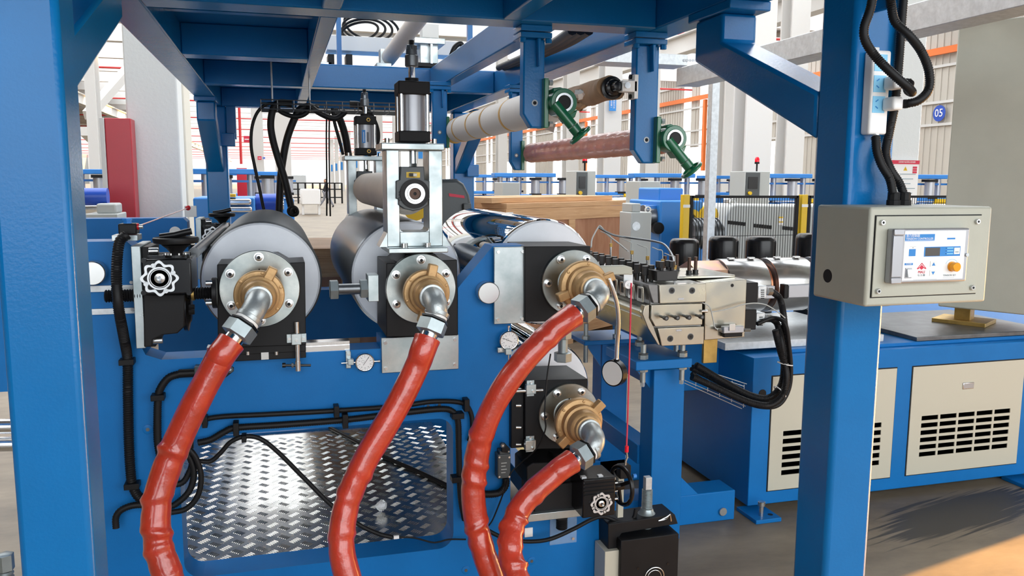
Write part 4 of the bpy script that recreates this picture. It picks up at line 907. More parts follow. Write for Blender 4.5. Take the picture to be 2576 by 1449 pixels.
# ================================================================== rope pulley arm, red rope, gooseneck lamp
t = thing('pulley_arm', P(1500, 700, 3.1), 'grey beige arm with small pulley beside the die', 'arm')
MB().prism([P(x, y, 2.98) for x, y in ((1500, 670), (1574, 668), (1591, 673), (1592, 692), (1580, 691), (1500, 693))], (0, .03, 0)).build('arm', 'cabinet', t, bev=.004)
bxo('pulley_fork', 'galv', t, 1569, 690, 1592, 722, 2.985, 2.99, .001); c = P(1582, 716, 2.97); MB().lathe(c, YY, [(0, .017), (.004, .017), (.008, .013), (.012, .017), (.016, .017)], 28).build('pulley', 'pure_white', t); MB().cyl(c-YY*.004, c, .005, seg=12).build('axle', 'steel', t)
t = thing('pull_rope', P(1576, 1150, 2.9), 'taut red rope hanging from the pulley arm', 'rope')
MB().tube([P(1588, 712, 2.968), P(1586, 800, 2.96), P(1579, 1050, 2.92), P(1576, 1125, 2.9)], .0035, 8).build('rope', 'print_red', t)
MB().cyl(P(1577, 1122, 2.9), P(1576, 1137, 2.9), .008, seg=12).build('ferrule', 'red_light', t); MB().tube([P(1576, 1137, 2.9), P(1578, 1150, 2.9), P(1574, 1160, 2.9), P(1573, 1170, 2.9)], .004, 8).build('hook', 'steel', t)
t = thing('rope_switch', P(1575, 1235, 2.86), 'small black rope switch with blue knob behind the handwheel', 'switch')
bxo('switch_body', 'black', t, 1560, 1172, 1588, 1205, 2.9, 2.94, .004); c = P(1592, 1198, 2.9); MB().cyl(c, c+XX*.014, .009, seg=12).build('blue_knob', 'blue_bg', t); bxo('post', 'cabinet', t, 1555, 1200, 1569, 1302, 2.915, 2.935, .001)
t = thing('gooseneck_lamp', P(1550, 976, 2.8), 'round work lamp hanging on a silver gooseneck', 'lamp')
MB().conduit([P(1531, 700, 2.76), P(1540, 725, 2.76), P(1552, 765, 2.77), P(1556, 810, 2.78), P(1553, 860, 2.8), P(1551, 905, 2.8)], .0085, .006, 12).build('gooseneck', 'chrome_soft', t, ang=60)
c = P(1545, 938, 2.8); d = V((.86, .5, 0)).normalized(); R = L(1545, 938, 2.8, 62)/2
MB().lathe(c-d*.012, d, [(0, R*.9), (.0, R), (.028, R), (.03, R*.95)], 40).build('lamp_rim', 'black_gloss', t); MB().lathe(c-d*.0135, d, [(0, R*.9), (.002, R*.9)], 40).build('lamp_lens', 'cream_white', t); MB().lathe(c+d*.018, d, [(0, R*.94), (.012, R*.8), (.022, R*.45), (.026, 0)], 40).build('lamp_back', 'chrome_soft', t)
MB().cyl(P(1551, 903, 2.8), P(1551, 913, 2.8), .012, seg=16).build('neck_ferrule', 'black', t)
# ================================================================== sheet die
YD = 3.35; YDE = 4.68
di = thing('sheet_die', P(1700, 872, YD), 'long polished steel sheet die with rows of black bolts', 'extrusion die')
def ypr(name, m, par, pts, Y0, Y1, bev=.003, Yp=None): return MB().prism([V((P(x, y, Yp or Y0).x, Y0, P(x, y, Yp or Y0).z)) for x, y in pts], (0, Y1-Y0, 0)).build(name, m, par, bev=bev)
ypr('upper_body', 'die_dark', di, [(1634, 716), (1772, 713), (1772, 766), (1640, 768)], YD+.02, YDE, Yp=YD)
ypr('lower_body', 'die_dark', di, [(1640, 768), (1772, 766), (1768, 866), (1664, 869), (1626, 812), (1618, 790)], YD+.02, YDE, Yp=YD)
tp_ = ypr('end_plate', 'die_steel', di, [(1656, 716), (1774, 712), (1774, 759), (1657, 763)], YD-.01, YD+.03, Yp=YD)
md_ = ypr('end_plate', 'die_steel', di, [(1636, 766), (1764, 762), (1764, 816), (1645, 821), (1634, 800)], YD-.012, YD+.03, Yp=YD)
bt_ = ypr('end_plate', 'die_steel', di, [(1652, 825), (1769, 820), (1768, 865), (1662, 870)], YD-.01, YD+.03, Yp=YD)
ypr('end_cheek', 'die_dark', di, [(1630, 716), (1656, 716), (1657, 763), (1644, 763), (1640, 752)], YD+.0, YD+.04, Yp=YD)
ypr('end_cheek', 'die_steel', di, [(1616, 790), (1622, 768), (1634, 766), (1634, 800), (1645, 822), (1662, 869), (1655, 868), (1630, 826)], YD+.0, YD+.04, Yp=YD)
for par, pts in ((tp_, ((1690, 731), (1741, 731))), (bt_, ((1686, 852), (1737, 847)))):
    for (x, y) in pts:
        c = P(x, y, YD-.01); b_ = MB().ring(c, -YY, .009, .0155, .001, 28).build('bolt_recess', 'steel_dark', par); MB().cyl(c, c-YY*.003, .0125, seg=24).build('socket_bolt', 'bolt_black', par); MB().lathe(c-YY*.003, -YY, [(0, .006), (.0006, .006)], 6).build('hex_socket', 'black_matt', b_)
for par, (x, y) in ((tp_, (1713, 752)), (bt_, (1708, 831))):
    c = P(x, y, YD-.0105); MB().obox(c, XX*.014, YY*.0008, ZZ*.0045).build('name_plate', 'aluminium', par, bev=.004)
for (x, y) in ((1663, 796), (1691, 795), (1720, 794), (1752, 793)):
    c = P(x, y, YD-.012); d = V((.0, -1, 0)); s = MB().cyl(c, c-YY*.035, .0065, seg=14).build('adjust_screw', 'bolt_black', md_); MB().cyl(c-YY*.035, c-YY*.055, .011, seg=18, ch=.001).build('screw_head', 'bolt_black', md_)
    MB().lathe(c-YY*.0551, -YY, [(0, .0055), (.0005, .0055)], 6).build('hex_socket', 'steel_dark', s)
# bolt rows on the die top
def hexb(p, par, h=.045, r=.013, nm='die_bolt'):
    return MB().cyl(p, p+ZZ*h*.5, r*.72, seg=10).hexa(p+ZZ*h*.42, p+ZZ*h, r).build(nm, 'bolt_black', par)
zt = P(1700, 714, YD).z; xa, xb, xc = P(1640, 714, YD).x, P(1664, 714, YD).x, P(1690, 714, YD).x
hb = None
for k in range(15):
    Y = YD+.10+k*.088
    for j, x in enumerate((xa+.012, xb+.01)):
        p = V((x, Y+.03*j, zt))
        if hb is None: hb = hexb(p, di, .075, .0155); hp = p
        else:
            c = hb.copy(); COL.objects.link(c); c.location = p-hp
# slotted heater clamps along the lip side
s0 = None
for k in range(13):
    Y = YD+.07+k*.1; x = P(1634, 740, YD).x; z = P(1634, 745, YD).z
    if s0 is None:
        m = MB(); N = 10; w = .032
        m.obox((x-.012, Y, z), XX*.004, YY*w, ZZ*.035); s0 = m.build('lip_clamp', 'die_steel', di, bev=.003)
        s1_ = MB().obox((x-.0165, Y, z+.004), XX*.0006, YY*.013, ZZ*.022).build('clamp_slot', 'black', s0, bev=.006)
        y00 = Y
    else:
        c = s0.copy(); COL.objects.link(c); c.location = V((0, Y-y00, 0))
        e = s1_.copy(); COL.objects.link(e); e.parent = c
ypr('lip_bar', 'die_steel', di, [(1612, 784), (1640, 768), (1640, 775), (1622, 800)], YD+.02, YDE, Yp=YD)
ypr('lower_lip', 'die_steel', di, [(1618, 800), (1626, 796), (1668, 868), (1660, 870)], YD+.03, YDE, Yp=YD)
# clamp cube and studs on top
cb = bxo('clamp_cube', 'bolt_black', di, 1652, 681, 1705, 707, YD+.03, YD+.14, .003)
for (x, y, Y) in ((1656, 681, YD+.1), (1680, 679, YD+.1), (1690, 681, YD+.05), (1664, 682, YD+.05)): hexb(P(x, y, Y)-ZZ*.005, cb, .05, .014, 'cube_bolt')
# feed block right of the die
fb = thing('feed_block', P(1820, 858, 3.43), 'polished steel feed block joining die and extruder', 'feed block')
ypr('block', 'die_steel', fb, [(1774, 711), (1879, 703), (1873, 848), (1772, 856)], YD+.05, YD+.42, Yp=YD+.05)
MB().box(P(1690, 700, YD).x, P(1878, 700, YD+.05).x, YD+.15, YD+.5, zt+.001, zt+.014).build('top_block', 'die_steel', fb, bev=.003)
c = P(1842, 718, YD+.05); MB().cyl(c, c-YY*.001, .008, seg=20).build('tapped_hole', 'black', fb)
zq = zt+.012
for (x, Y) in ((1672, YD+.32), (1694, YD+.3), (1702, YD+.38), (1733, YD+.22), (1749, YD+.24)):
    X = P(x, 690, Y).x; s = MB().cyl((X, Y, zq), (X, Y, zq+.085), .0085, seg=12).build('stud', 'bolt_brown', fb); MB().lathe((X, Y, zq), ZZ, [(0, .019), (.003, .019), (.003, .014), (.022, .014)], 12).build('stud_nut', 'bolt_black', s)
for (x, Y) in ((1722, YD+.12), (1745, YD+.16)): c = P(x, 700, Y); MB().cyl((c.x, Y+.03, zq), (c.x, Y+.03, zq+.0008), .016, seg=24).build('bore_hole', 'black', fb)
c = P(1764, 783, YD-.02); MB().cyl(c, c+XX*.02, .006, seg=12).build('sensor_tip', 'steel', fb); MB().cyl(c+XX*.018, c+XX*.03, .0075, seg=12).build('sensor_nut', 'chrome_soft', fb)
# sensor connector on the block front
sc = thing('sensor_plug', P(1845, 845, YD), 'grey metal sensor plug clipped on the feed block', 'plug')
bxo('plug_body', 'aluminium', sc, 1821, 821, 1872, 838, YD-.0, YD+.03, .003); bxo('latch', 'steel', sc, 1835, 815, 1850, 832, YD-.006, YD-.001, .001); bxo('base_loop', 'black', sc, 1822, 836, 1868, 848, YD+.02, YD+.045, .003)
for x0, x1 in ((1806, 1822), (1872, 1887)): a, b = P(x0, 830, YD+.015), P(x1, 830, YD+.015); MB().hexa(a, b, .009).build('gland', 'chrome_soft', sc)
cable([(1766, 761), (1785, 772), (1793, 800), (1798, 822), (1806, 829)], .0028, 'thin grey sensor wire curving down from the die plate', YD-.0, False, 'wire', 'cabinet_bg', 'wire')
cable([(1790, 785), (1830, 778), (1880, 764), (1920, 765), (1950, 780), (1975, 800)], .0028, 'thin grey sensor wire running behind the plugs', YD+.02, False, 'wire', 'cabinet_bg', 'wire')
# heater boxes and industrial plugs right of the block
def plug(x0, y0, x1, y1, lb, k):
    bxx = MB(); t = thing('heater_plug', P((x0+x1)/2, y1, YD+.2), lb, 'plug')
    bxo('heater_box', 'black', t, x0-34, y0-8, x0, y1+12, YD+.14, YD+.3, .004)
    bxo('plug_housing', 'galv', t, x0, y0, x0+22, y1, YD+.16, YD+.24, .004)
    for j in range(5): bxo('grip_rib', 'black', t, x0+8, y0+10+5*j, x0+16, y0+12+5*j, YD+.157, YD+.161, 0)
    a, b = P(x0+22, (y0+y1)/2-2, YD+.2), P(x0+34, (y0+y1)/2-2, YD+.2); MB().hexa(a, b, .022).build('gland', 'steel', t)
plug(1907, 719, 1930, 751, 'silver industrial plug on the upper black heater box', 0)
plug(1903, 787, 1926, 818, 'silver industrial plug on the lower black heater box', 1)
# ================================================================== die stand
ds = thing('die_stand', P(1700, 1300, 3.6), 'blue steel stand carrying the sheet die on bolts', 'stand')
def dpart(n, *a, bev=.004): return bxo(n, 'blue_mach', ds, *a, bev=bev)
dpart('top_plate', 1600, 906, 1741, 929, 3.36, 3.72); MB().box(P(1641, 1100, 3.46).x, P(1718, 1100, 3.46).x, 3.46, 3.6, 0, P(1680, 929, 3.46).z).build('post', 'blue_mach', ds, bev=.004)
for Y, xo in ((3.4, 1618), (3.4, 1716), (3.68, 1608), (3.68, 1700)):
    a = P(xo, 906, Y); zt2 = P(1660, 906, 3.36).z
    b_ = MB().cyl((a.x, Y, zt2-.11), (a.x, Y, P(1700, 868, YD).z), .013, seg=16).build('levelling_bolt', 'nut', ds)
    MB().hexa((a.x, Y, zt2), (a.x, Y, zt2+.022), .023).build('nut', 'nut', b_); MB().hexa((a.x, Y, zt2+.024), (a.x, Y, zt2+.03), .023).build('washer', 'steel_dark', b_); MB().hexa((a.x, Y, zt2-.06), (a.x, Y, zt2-.035), .023).build('nut', 'nut', b_); MB().cyl((a.x, Y, zt2-.13), (a.x, Y, zt2-.06), .011, seg=4).build('square_tip', 'galv', b_)
MB().prism([P(x, y, 3.5) for x, y in ((1600, 929), (1641, 929), (1641, 985))], (0, .012, 0)).build('gusset', 'blue_mach', ds)
zf0 = 0.0; pX = P(1641, 1262, 3.46).x; pX1 = P(1718, 1262, 3.46).x
MB().box(pX-.4, P(1848, 1280, 3.6).x, 3.6, 3.76, .0, .16).build('foot_beam', 'blue_mach', ds, bev=.005)
c = P(1817, 1286, 3.6); MB().cyl(c, c-YY*.012, .022, seg=24, ch=.002).build('end_plug', 'steel', ds)
MB().prism([V((pX1, 3.6, .16)), V((pX1+.16, 3.6, .16)), V((pX1, 3.6, .32))], (0, .012, 0)).build('gusset', 'blue_mach', ds)
# rear half of the stand
Yr = 4.25; zr = P(1500, 848, Yr).z
MB().box(P(1455, 840, Yr).x, P(1590, 840, Yr).x, Yr-.1, Yr+.2, zr-.025, zr).build('top_plate', 'blue_mach', ds, bev=.004)
MB().box(P(1512, 1000, Yr).x, P(1577, 1000, Yr).x, Yr, Yr+.14, 0, zr-.025).build('post', 'blue_mach', ds, bev=.004)
MB().prism([V((P(1470, 850, Yr).x, Yr, zr-.025)), V((P(1512, 850, Yr).x, Yr, zr-.025)), V((P(1512, 850, Yr).x, Yr, zr-.17))], (0, .012, 0)).build('gusset', 'blue_mach', ds)
MB().box(pX-.4, P(1848, 1280, 3.6).x-.2, Yr, Yr+.14, 0, .14).build('foot_beam', 'blue_mach', ds, bev=.005)
for X, z in ((pX-.02, .35), (pX-.3, .0)): MB().box(X, X+.1, 3.6, Yr, z+.0, z+.1).build('side_rail', 'blue_mach', ds, bev=.004)
for xo in (1466, 1543): 
    a = P(xo, 835, Yr); b_ = MB().cyl((a.x, Yr-.05, zr-.13), (a.x, Yr-.05, zr+.09), .013, seg=14).build('levelling_bolt', 'nut', ds); MB().hexa((a.x, Yr-.05, zr), (a.x, Yr-.05, zr+.022), .023).build('nut', 'nut', b_)
# ================================================================== extruder
ex = thing('extruder', (3.9, 4.3, 0), 'extruder on blue base cabinet with chrome heater bands', 'extruder')
YX = 3.65; ztop = P(2300, 876, YX).z; xl = P(1897, 900, YX).x
zt0 = ztop
ebase = MB().box(xl, 6.2, YX, 5.0, .04, ztop).build('base_cabinet', 'blue_mach', ex, bev=.004)
MB().box(xl+.25, 6.0, YX+.06, 4.9, ztop, ztop+.02).build('base_top', 'blue_mach', ex, bev=.003)
# panels with vent slots
def vent_panel(x0, x1, z0, z1, cols, rows, vx0, vx1, vz0, vz1, gx, gz, par):
    Y0, Y1 = YX-.006, YX-.001; m = MB(); xs = [x0]; cw = (vx1-vx0+gx)/cols; rh = (vz1-vz0+gz)/rows
    xs_ = [(vx0+cw*i, vx0+cw*i+cw-gx) for i in range(cols)]; zs_ = [(vz0+rh*j, vz0+rh*j+rh-gz) for j in range(rows)]
    zb_ = [z0]+[v for z in zs_ for v in z]+[z1]; xb_ = [x0]+[v for x in xs_ for v in x]+[x1]
    for j in range(len(zb_)-1):
        if j % 2 == 0: m.box(x0, x1, Y0, Y1, zb_[j], zb_[j+1])
        else:
            for i in range(0, len(xb_)-1, 2): m.box(xb_[i], xb_[i+1], Y0, Y1, zb_[j], zb_[j+1])
    o = m.build('vent_door', 'panel_beige', par)
    MB().box(vx0-.01, vx1+.01, Y1, Y1+.0006, vz0-.01, vz1+.01).build('vent_shadow', 'black', o)
    MB().box(x0-.006, x1+.006, Y1, Y1+.0005, z0-.006, z1+.006).build('door_gap', 'black', o)
    return o
def pxz(x, y): p = P(x, y, YX); return p.x, p.z
x0, z1 = pxz(2297, 925)[0], pxz(2430, 914)[1]; x1, z0 = pxz(2566, 1030)[0], pxz(2413, 1180)[1]; x0 = pxz(2287, 1060)[0]
vp = vent_panel(x0, x1, z0, z1, 5, 6, pxz(2313, 1100)[0], pxz(2534, 1090)[0], pxz(2420, 1137)[1], pxz(2420, 1037)[1], .014, .016, ex)
c = P(2435, 970, YX-.006); hd = MB().cbox(c, .078, .012, .04).build('door_handle', 'chrome_soft', vp, bev=.004); MB().cbox(c-YY*.006, .07, .003, .028).build('handle_pull', 'aluminium', hd, bev=.003)
w_ = x1-x0; x0b, x1b = pxz(1936, 1100)[0], pxz(2246, 1060)[0]
vent_panel(x0b, x1b, z0, z1, 5, 6, pxz(1968, 1100)[0], pxz(2214, 1090)[0], pxz(1990, 1192)[1], pxz(1990, 1082)[1], .014, .016, ex)
c = P(1918, 990, YX-.001); MB().cyl(c, c-YY*.001, .022, seg=28).build('cable_hole', 'black', ex)
for x in (1915, 2560):
    p = PZ(x, 1308, 0) if x < 2000 else PZ(2560, 1212, 0); X = p.x
    fpz = MB().box(X-.06, X+.09, YX-.14, YX+.05, .0, .022).build('foot_plate', 'blue_mach', ex, bev=.003)
    if x < 2000:
        MB().cyl((X, YX-.09, .022), (X, YX-.09, .075), .012, seg=16).build('anchor_bolt', 'steel', fpz); MB().cyl((X, YX-.09, .075), (X, YX-.09, .1), .019, seg=18, ch=.002).build('bolt_head', 'steel', fpz); MB().cyl((X+.055, YX-.09, .0222), (X+.055, YX-.09, .0226), .014, seg=18).build('bolt_hole', 'black', fpz)
# raised machined saddle at the left end
MB().box(xl-.35, xl+.05, YX+.35, 4.7, ztop-.25, ztop+.08).build('saddle', 'blue_mach', ex, bev=.004)
MB().box(xl-.1, xl+.9, YX+.12, 4.6, ztop+.02, ztop+.06).build('saddle_plate', 'galv', ex, bev=.002)
c = P(1781, 870, 3.75); bk = MB().box(c.x-.03, c.x+.05, 3.74, 3.76, c.z-.09, c.z+.06).build('saddle_bracket', 'brass', ex, bev=.002)
# plate and bracket that carry the grey cabinet
pp = PZ(2390, 822, ztop+.05)
MB().box(P(2230, 800, 4.2).x-.2, pp.x+.55, 3.72, 4.5, ztop+.02, ztop+.045).build('carrier_plate', 'steel_dark', ex, bev=.003)
# barrel and heater bands
YBR = 4.15; xk_end = 3.5; zbr = P(1930, 716, YBR).z; RB = .155
MB().cyl((P(1760, 716, YBR).x, YBR, zbr), (xk_end, YBR, zbr), .1, seg=40).build('barrel', 'copper', ex)
def oct_ring(x0, x1, R, nm, m): MB().lathe((x0, YBR, zbr), XX, [(0, R*.8), (.004, R), (x1-x0-.004, R), (x1-x0, R*.8)], 8).build(nm, m, ex)
xa_ = P(1760, 716, YBR-RB).x
oct_ring(xa_, P(1835, 690, YBR-.1).x+.03, .15, 'barrel_clamp', 'irid')
bands = [(P(1825, 715, YBR-RB).x+.01, .25)]
xk = P(1842, 715, YBR-RB).x
for k in range(4):
    a = xk+k*.3
    hbnd = MB().lathe((a, YBR, zbr), XX, [(0, .105), (0, RB), (.004, RB+.002), (.246, RB+.002), (.25, RB), (.25, .105)], 56).build('heater_band', 'heater', ex)
    MB().lathe((a-.003, YBR, zbr), XX, [(0, .1), (0, RB-.012), (.002, RB-.006)], 48).build('band_end', 'steel_dark', hbnd)
    MB().box(a+.03, a+.24, YBR-RB-.05, YBR-RB+.02, zbr-.05, zbr+.02).build('terminal_box', 'aluminium', hbnd, bev=.003)
    MB().box(a+.005, a+.03, YBR-RB-.045, YBR-RB+.02, zbr-.055, zbr+.025).build('box_end', 'black', hbnd, bev=.003)
    for q in (.06, .19): MB().obox((a+q, YBR-.03, zbr+RB+.006), XX*.02, YY*.012, ZZ*.006).build('band_clip', 'steel', hbnd, bev=.003)
    for q in range(3): MB().torus((a-.018-.008*q+.0, YBR, zbr), XX, .118+.003*q, .006, 40, 8).build('copper_pipe', 'copper', hbnd)
# blower caps behind the barrel
bl = None
for k, (x, y) in enumerate(((1722, 600), (1821, 594), (1915, 594), (2042, 587))):
    Yb = 4.75; p = P(x, y, Yb); R = L(x, y, Yb, 66)/2
    t = thing('cooling_blower', (p.x, Yb, p.z-.5), ['black domed blower cap behind the octagonal barrel clamp', 'black domed blower cap behind first heater band', 'black domed blower cap behind second heater band', 'black domed blower cap behind the blue front post'][k], 'blower')
    MB().lathe((p.x, Yb, p.z-.15), ZZ, [(0, R), (.115, R), (.135, R*.95), (.147, R*.82), (.15, R*.5), (.15, 0)], 40).build('cap', 'black_gloss', t)
    MB().cyl((p.x, Yb, ztop+.02), (p.x, Yb, p.z-.15), R*.9, seg=32).build('motor', 'black', t)
    for a in (-100, -60): q = V((p.x+R*math.cos(math.radians(a)), Yb+R*math.sin(math.radians(a)), p.z-.135)); MB().cyl(q, q+V((math.cos(math.radians(a)), math.sin(math.radians(a)), 0))*.004, .006, seg=10).build('screw', 'steel', t)
# grey electrical cabinet on the extruder (turned)
e_ = V((.5, -.866, 0)); n_ = V((.866, .5, 0)); c0 = P(2385, 420, 4.1); c0.z = 0
z0_, z1_ = P(2371, 770, 4.1).z, P(2400, 60, 4.1).z
gc = thing('grey_cabinet', c0+e_*.4+n_*.2+ZZ*z0_, 'large plain grey control cabinet above the extruder base', 'cabinet')
MB().obox(c0+e_*.42+n_*.22+ZZ*((z0_+z1_)/2), e_*.42, n_*.22, ZZ*((z1_-z0_)/2)).build('cabinet_shell', 'cabinet', gc, bev=.008)
bb = PZ(2405, 826, ztop+.05)
ft = c0+e_*.12+n_*.12
MB().obox(V((ft.x, ft.y, (ztop+.06+z0_)/2)), e_*.045, n_*.045, ZZ*((z0_-ztop-.06)/2)).build('foot_post', 'brass', gc, bev=.002); MB().obox(V((ft.x, ft.y, ztop+.057)), e_*.15, n_*.12, ZZ*.012).build('foot_plate', 'brass', gc, bev=.002)
# glass cylinder above cabinet
t = thing('hopper_sight', c0+e_*.35+n_*.2+ZZ*z1_, 'clear plastic sight cylinder with dark post on the grey cabinet', 'cylinder')
q = P(2530, 20, 3.9); MB().cyl(V((q.x, q.y, z1_)), V((q.x, q.y, z1_+.3)), .11, seg=32).build('sight_glass', 'clear_wrap', t); q2 = P(2478, 30, 3.9); MB().box(q2.x-.025, q2.x+.025, q2.y-.02, q2.y+.02, z1_, z1_+.35).build('post', 'steel_dark', t)
# ================================================================== cable bundle from the plugs
bp = [((1941, 733), (1962, 752), (1972, 800), (1978, 870), (1984, 920), (1976, 975), (1950, 1010), (1910, 1012), (1860, 990), (1800, 955), (1740, 925)),
      ((1938, 800), (1955, 815), (1966, 860), (1972, 920), (1964, 970), (1935, 1000), (1890, 995), (1830, 965), (1750, 918)),
      ((1905, 815), (1945, 800), (1975, 815), (1985, 870), (1990, 930), (1984, 980), (1960, 1018), (1920, 1024), (1870, 1010), (1800, 975), (1740, 940)),
      ((1950, 830), (1962, 880), (1978, 940), (1970, 990), (1940, 1018), (1900, 1016), (1850, 998), (1780, 965), (1740, 948))]
for k, pts in enumerate(bp):
    cable([(x, y, 3.5-.025*k+(.0 if i > 1 else .05)) for i, (x, y) in enumerate(pts)], .0165 if k != 2 else .011, ['black conduit from the upper heater plug hanging in the bundle', 'black conduit from the lower heater plug inside the bundle', 'smooth black cable from the sensor plug around the bundle', 'black conduit lying behind the tied bundle'][k], cor=k != 2)
for (x, y, s) in ((1975, 915, 22), (1962, 985, 24)):
    c = P(x, y, 3.46); d = V((.2, 0, .98)) if y < 950 else V((.75, 0, .66)); MB().torus(c, d, .036, .003, 24, 6).build('cable_tie', 'pure_white', label='white cable tie round the black bundle '+('above the loop' if y < 950 else 'at the loop'), cat='cable tie')
# wire tray behind the bundle
wt = thing('wire_tray', P(1800, 1000, 3.62), 'thin galvanised wire tray holding the cable bundle', 'cable tray')
for i, (a, b) in enumerate((((1722, 915), (1878, 966)), ((1722, 921), (1872, 972)), ((1718, 955), (1875, 1022)), ((1718, 962), (1866, 1028)))):
    MB().cyl(P(*a, 3.58), P(*b, 3.58), .0022, seg=6).build('tray_wire', 'galv', wt)
for k in range(6):
    f = k/5; a = P(1722+150*f, 918+50*f, 3.58); b = P(1720+150*f, 958+67*f, 3.58); MB().cyl(a, b, .002, seg=6).build('tray_cross_wire', 'galv', wt)
# ================================================================== thermocouple wires over the die
Yt = 3.9
cable([(1487, 622, 3.9), (1490, 600, 3.95), (1505, 572, 4.0), (1512, 570, 4.0), (1528, 590, 4.0), (1556, 612, 3.9), (1580, 632, 3.8)], .004, 'grey braided wire arching over the far die bolts', cor=False, name='wire', m='cabinet_bg', cat='wire')
cable([(1506, 572, 4.0), (1540, 590, 4.0), (1575, 597, 4.0), (1620, 603, 3.9), (1650, 608, 3.8), (1672, 616, 3.7), (1690, 640, 3.6), (1698, 665, 3.5)], .0055, 'dark taped wire harness running above the die bolts', cor=False, name='wire', m='steel_dark', cat='wire')
for k, (x, y, Y, lb) in enumerate(((1537, 600, 4.2, 'slim probe nearest the rolls'), (1590, 618, 3.95, 'slim probe beside the middle bolts'), (1629, 632, 3.7, 'slim probe before the clamp cube'), (1667, 640, 3.55, 'slim probe behind the clamp cube'), (1698, 655, 3.45, 'slim probe beside the brown studs'))):
    t = thing('thermocouple', V((P(x, y+30, Y).x, Y, zt)), 'steel thermocouple on the die, '+lb, 'thermocouple')
    p = P(x, y+12, Y); MB().cyl((p.x, Y, zt), (p.x, Y, p.z), .006, seg=10).build('probe', 'steel', t); MB().hexa((p.x, Y, p.z-.02), (p.x, Y, p.z), .0085).build('probe_nut', 'brass', t)
    MB().tube(crom([V((p.x, Y, p.z)), V((p.x-.004, Y, p.z+.04)), P(x-12, y-12, Y), P(x-26, y-18, Y+.05)], 6), .0025, 6).build('lead', 'cabinet_bg', t)
# ================================================================== wrapped rollers under the platform
def axis_y(x, y, X): return PX(x, y, X).y
XW, ZW, RW = P(1416, 258, YN-.03).x-.012, P(1416, 258, YN-.03).z, .071
t = thing('wrapped_roller', (XW, 3.8, ZW-RW), 'white paper wrapped roller with yellow tape bands', 'roller')
m = MB(); rnd = random.Random(5); path = [V((XW, YN+.1+k*.03, ZW)) for k in range(56)]
m.tube(path, RW, 40, rf=lambda i, n, a: RW*(1+.012*math.sin(i*.4+a*2)+(.02*math.sin(a*5+i) if i < 3 else 0))).build('paper_wrap', 'wrap_white', t, ang=60)
for (x, y) in ((1296, 285), (1243, 297), (1205, 310), (1169, 322), (1146, 332)):
    Y = axis_y(x, y, XW); MB().lathe((XW, Y, ZW), YY, [(0, RW*1.005), (.0005, RW*1.02), (.024, RW*1.02), (.0245, RW*1.005)], 48).build('tape_band', 'tape_yellow', t)
MB().cyl((XW, YN-.04, ZW), (XW, YN+.1, ZW), .027, seg=24).build('shaft', 'black', t); MB().cyl((XW, 4.74, ZW), (XW, 4.9, ZW), .027, seg=24).build('shaft', 'black', t)
MB().add([V((XW-.05, YN+.1, ZW-.055)), V((XW+.03, YN+.1, ZW-.068)), V((XW+.035, YN+.14, ZW-.1)), V((XW-.0, YN+.2, ZW-.075)), V((XW-.05, YN+.22, ZW-.052))], [(0, 1, 2, 3, 4)]).build('loose_flap', 'wrap_white', t)
XR, ZR, R2 = P(1695, 349, YN-.03).x, P(1695, 349, YN-.03).z, .056
t = thing('wrapped_roller', (XR, 3.8, ZR-R2), 'pink red roller wrapped in clear film', 'roller')
path = [V((XR-.012, YN+.06+k*.02, ZR)) for k in range(88)]
MB().tube(path, R2, 36, rf=lambda i, n, a: R2*(1+.02*math.sin(i*1.1+a)+.012*math.sin(i*2.3+2*a))).build('film_wrap', 'wrap_red', t, ang=60)
MB().tube([V((XR-.012, 4.72+k*.012, ZR)) for k in range(5)], R2, 36, rf=lambda i, n, a: R2*(1.06-.05*i+.03*math.sin(a*5+i))).build('loose_film', 'clear_wrap', t)
MB().cyl((XR, YN-.05, ZR), (XR, YN+.06, ZR), .022, seg=24).build('shaft', 'black', t); MB().cyl((XR-.012, 4.74, ZR), (XR-.012, 4.9, ZR), .022, seg=24).build('shaft', 'black', t)
# brown roller
q = P(1551, 218, YN); XQ, ZQ = q.x, q.z
t = thing('wrapped_roller', (XQ, 3.6, ZQ-.047), 'brown paper wrapped roller with torn wrapping', 'roller')
path = [V((XQ, YN+.06+k*.03, ZQ)) for k in range(58)]
MB().tube(path, .047, 32, rf=lambda i, n, a: .047*(1+.04*math.sin(i*.9+a*2)+.05*math.sin(a*3+i*.4)*(1 if i < 14 else .4)+(.25*max(0, math.sin(a*2+1)) if i < 2 else 0))).build('paper_wrap', 'paper_brown', t, ang=50)
MB().lathe((XQ, YN+.05, ZQ), -YY, [(0, .044), (.01, .044), (.012, .034), (.03, .03), (.034, .02), (.07, .018), (.072, .012)], 32).build('bearing_end', 'black_gloss', t)
sb = bxo('shaft_bracket', 'cream_white', t, 1566, 202, 1604, 231, YN-.03, YN+.01, .003); bxo('bracket_plate', 'cream_white', t, 1596, 187, 1606, 248, YN-.03, YN+.03, .002)
c = P(1578, 215, YN-.03); MB().cyl(c, c-YY*.006, .012, seg=20).build('clamp_screw', 'steel', sb)
for y in (193, 243): c = P(1584, y, YN); MB().cyl(c, c+XX*.02, .009, seg=14).build('bracket_bolt', 'black', sb)
for k, (x, y) in enumerate(((1497, 226), (1465, 266), (1462, 236))): 
    c = P(x, y, YN+.3-.1*k); r_ = random.Random(k); m = MB(); m.ball(c+YY*.02, .022, .012, .016, seg=10); m.v = [tuple(V(v)+V((r_.uniform(-1, 1), r_.uniform(-1, 1), r_.uniform(-1, 1)))*.007) for v in m.v]; m.build('torn_paper', 'paper_brown' if k == 1 else 'wrap_white', t, ang=5)
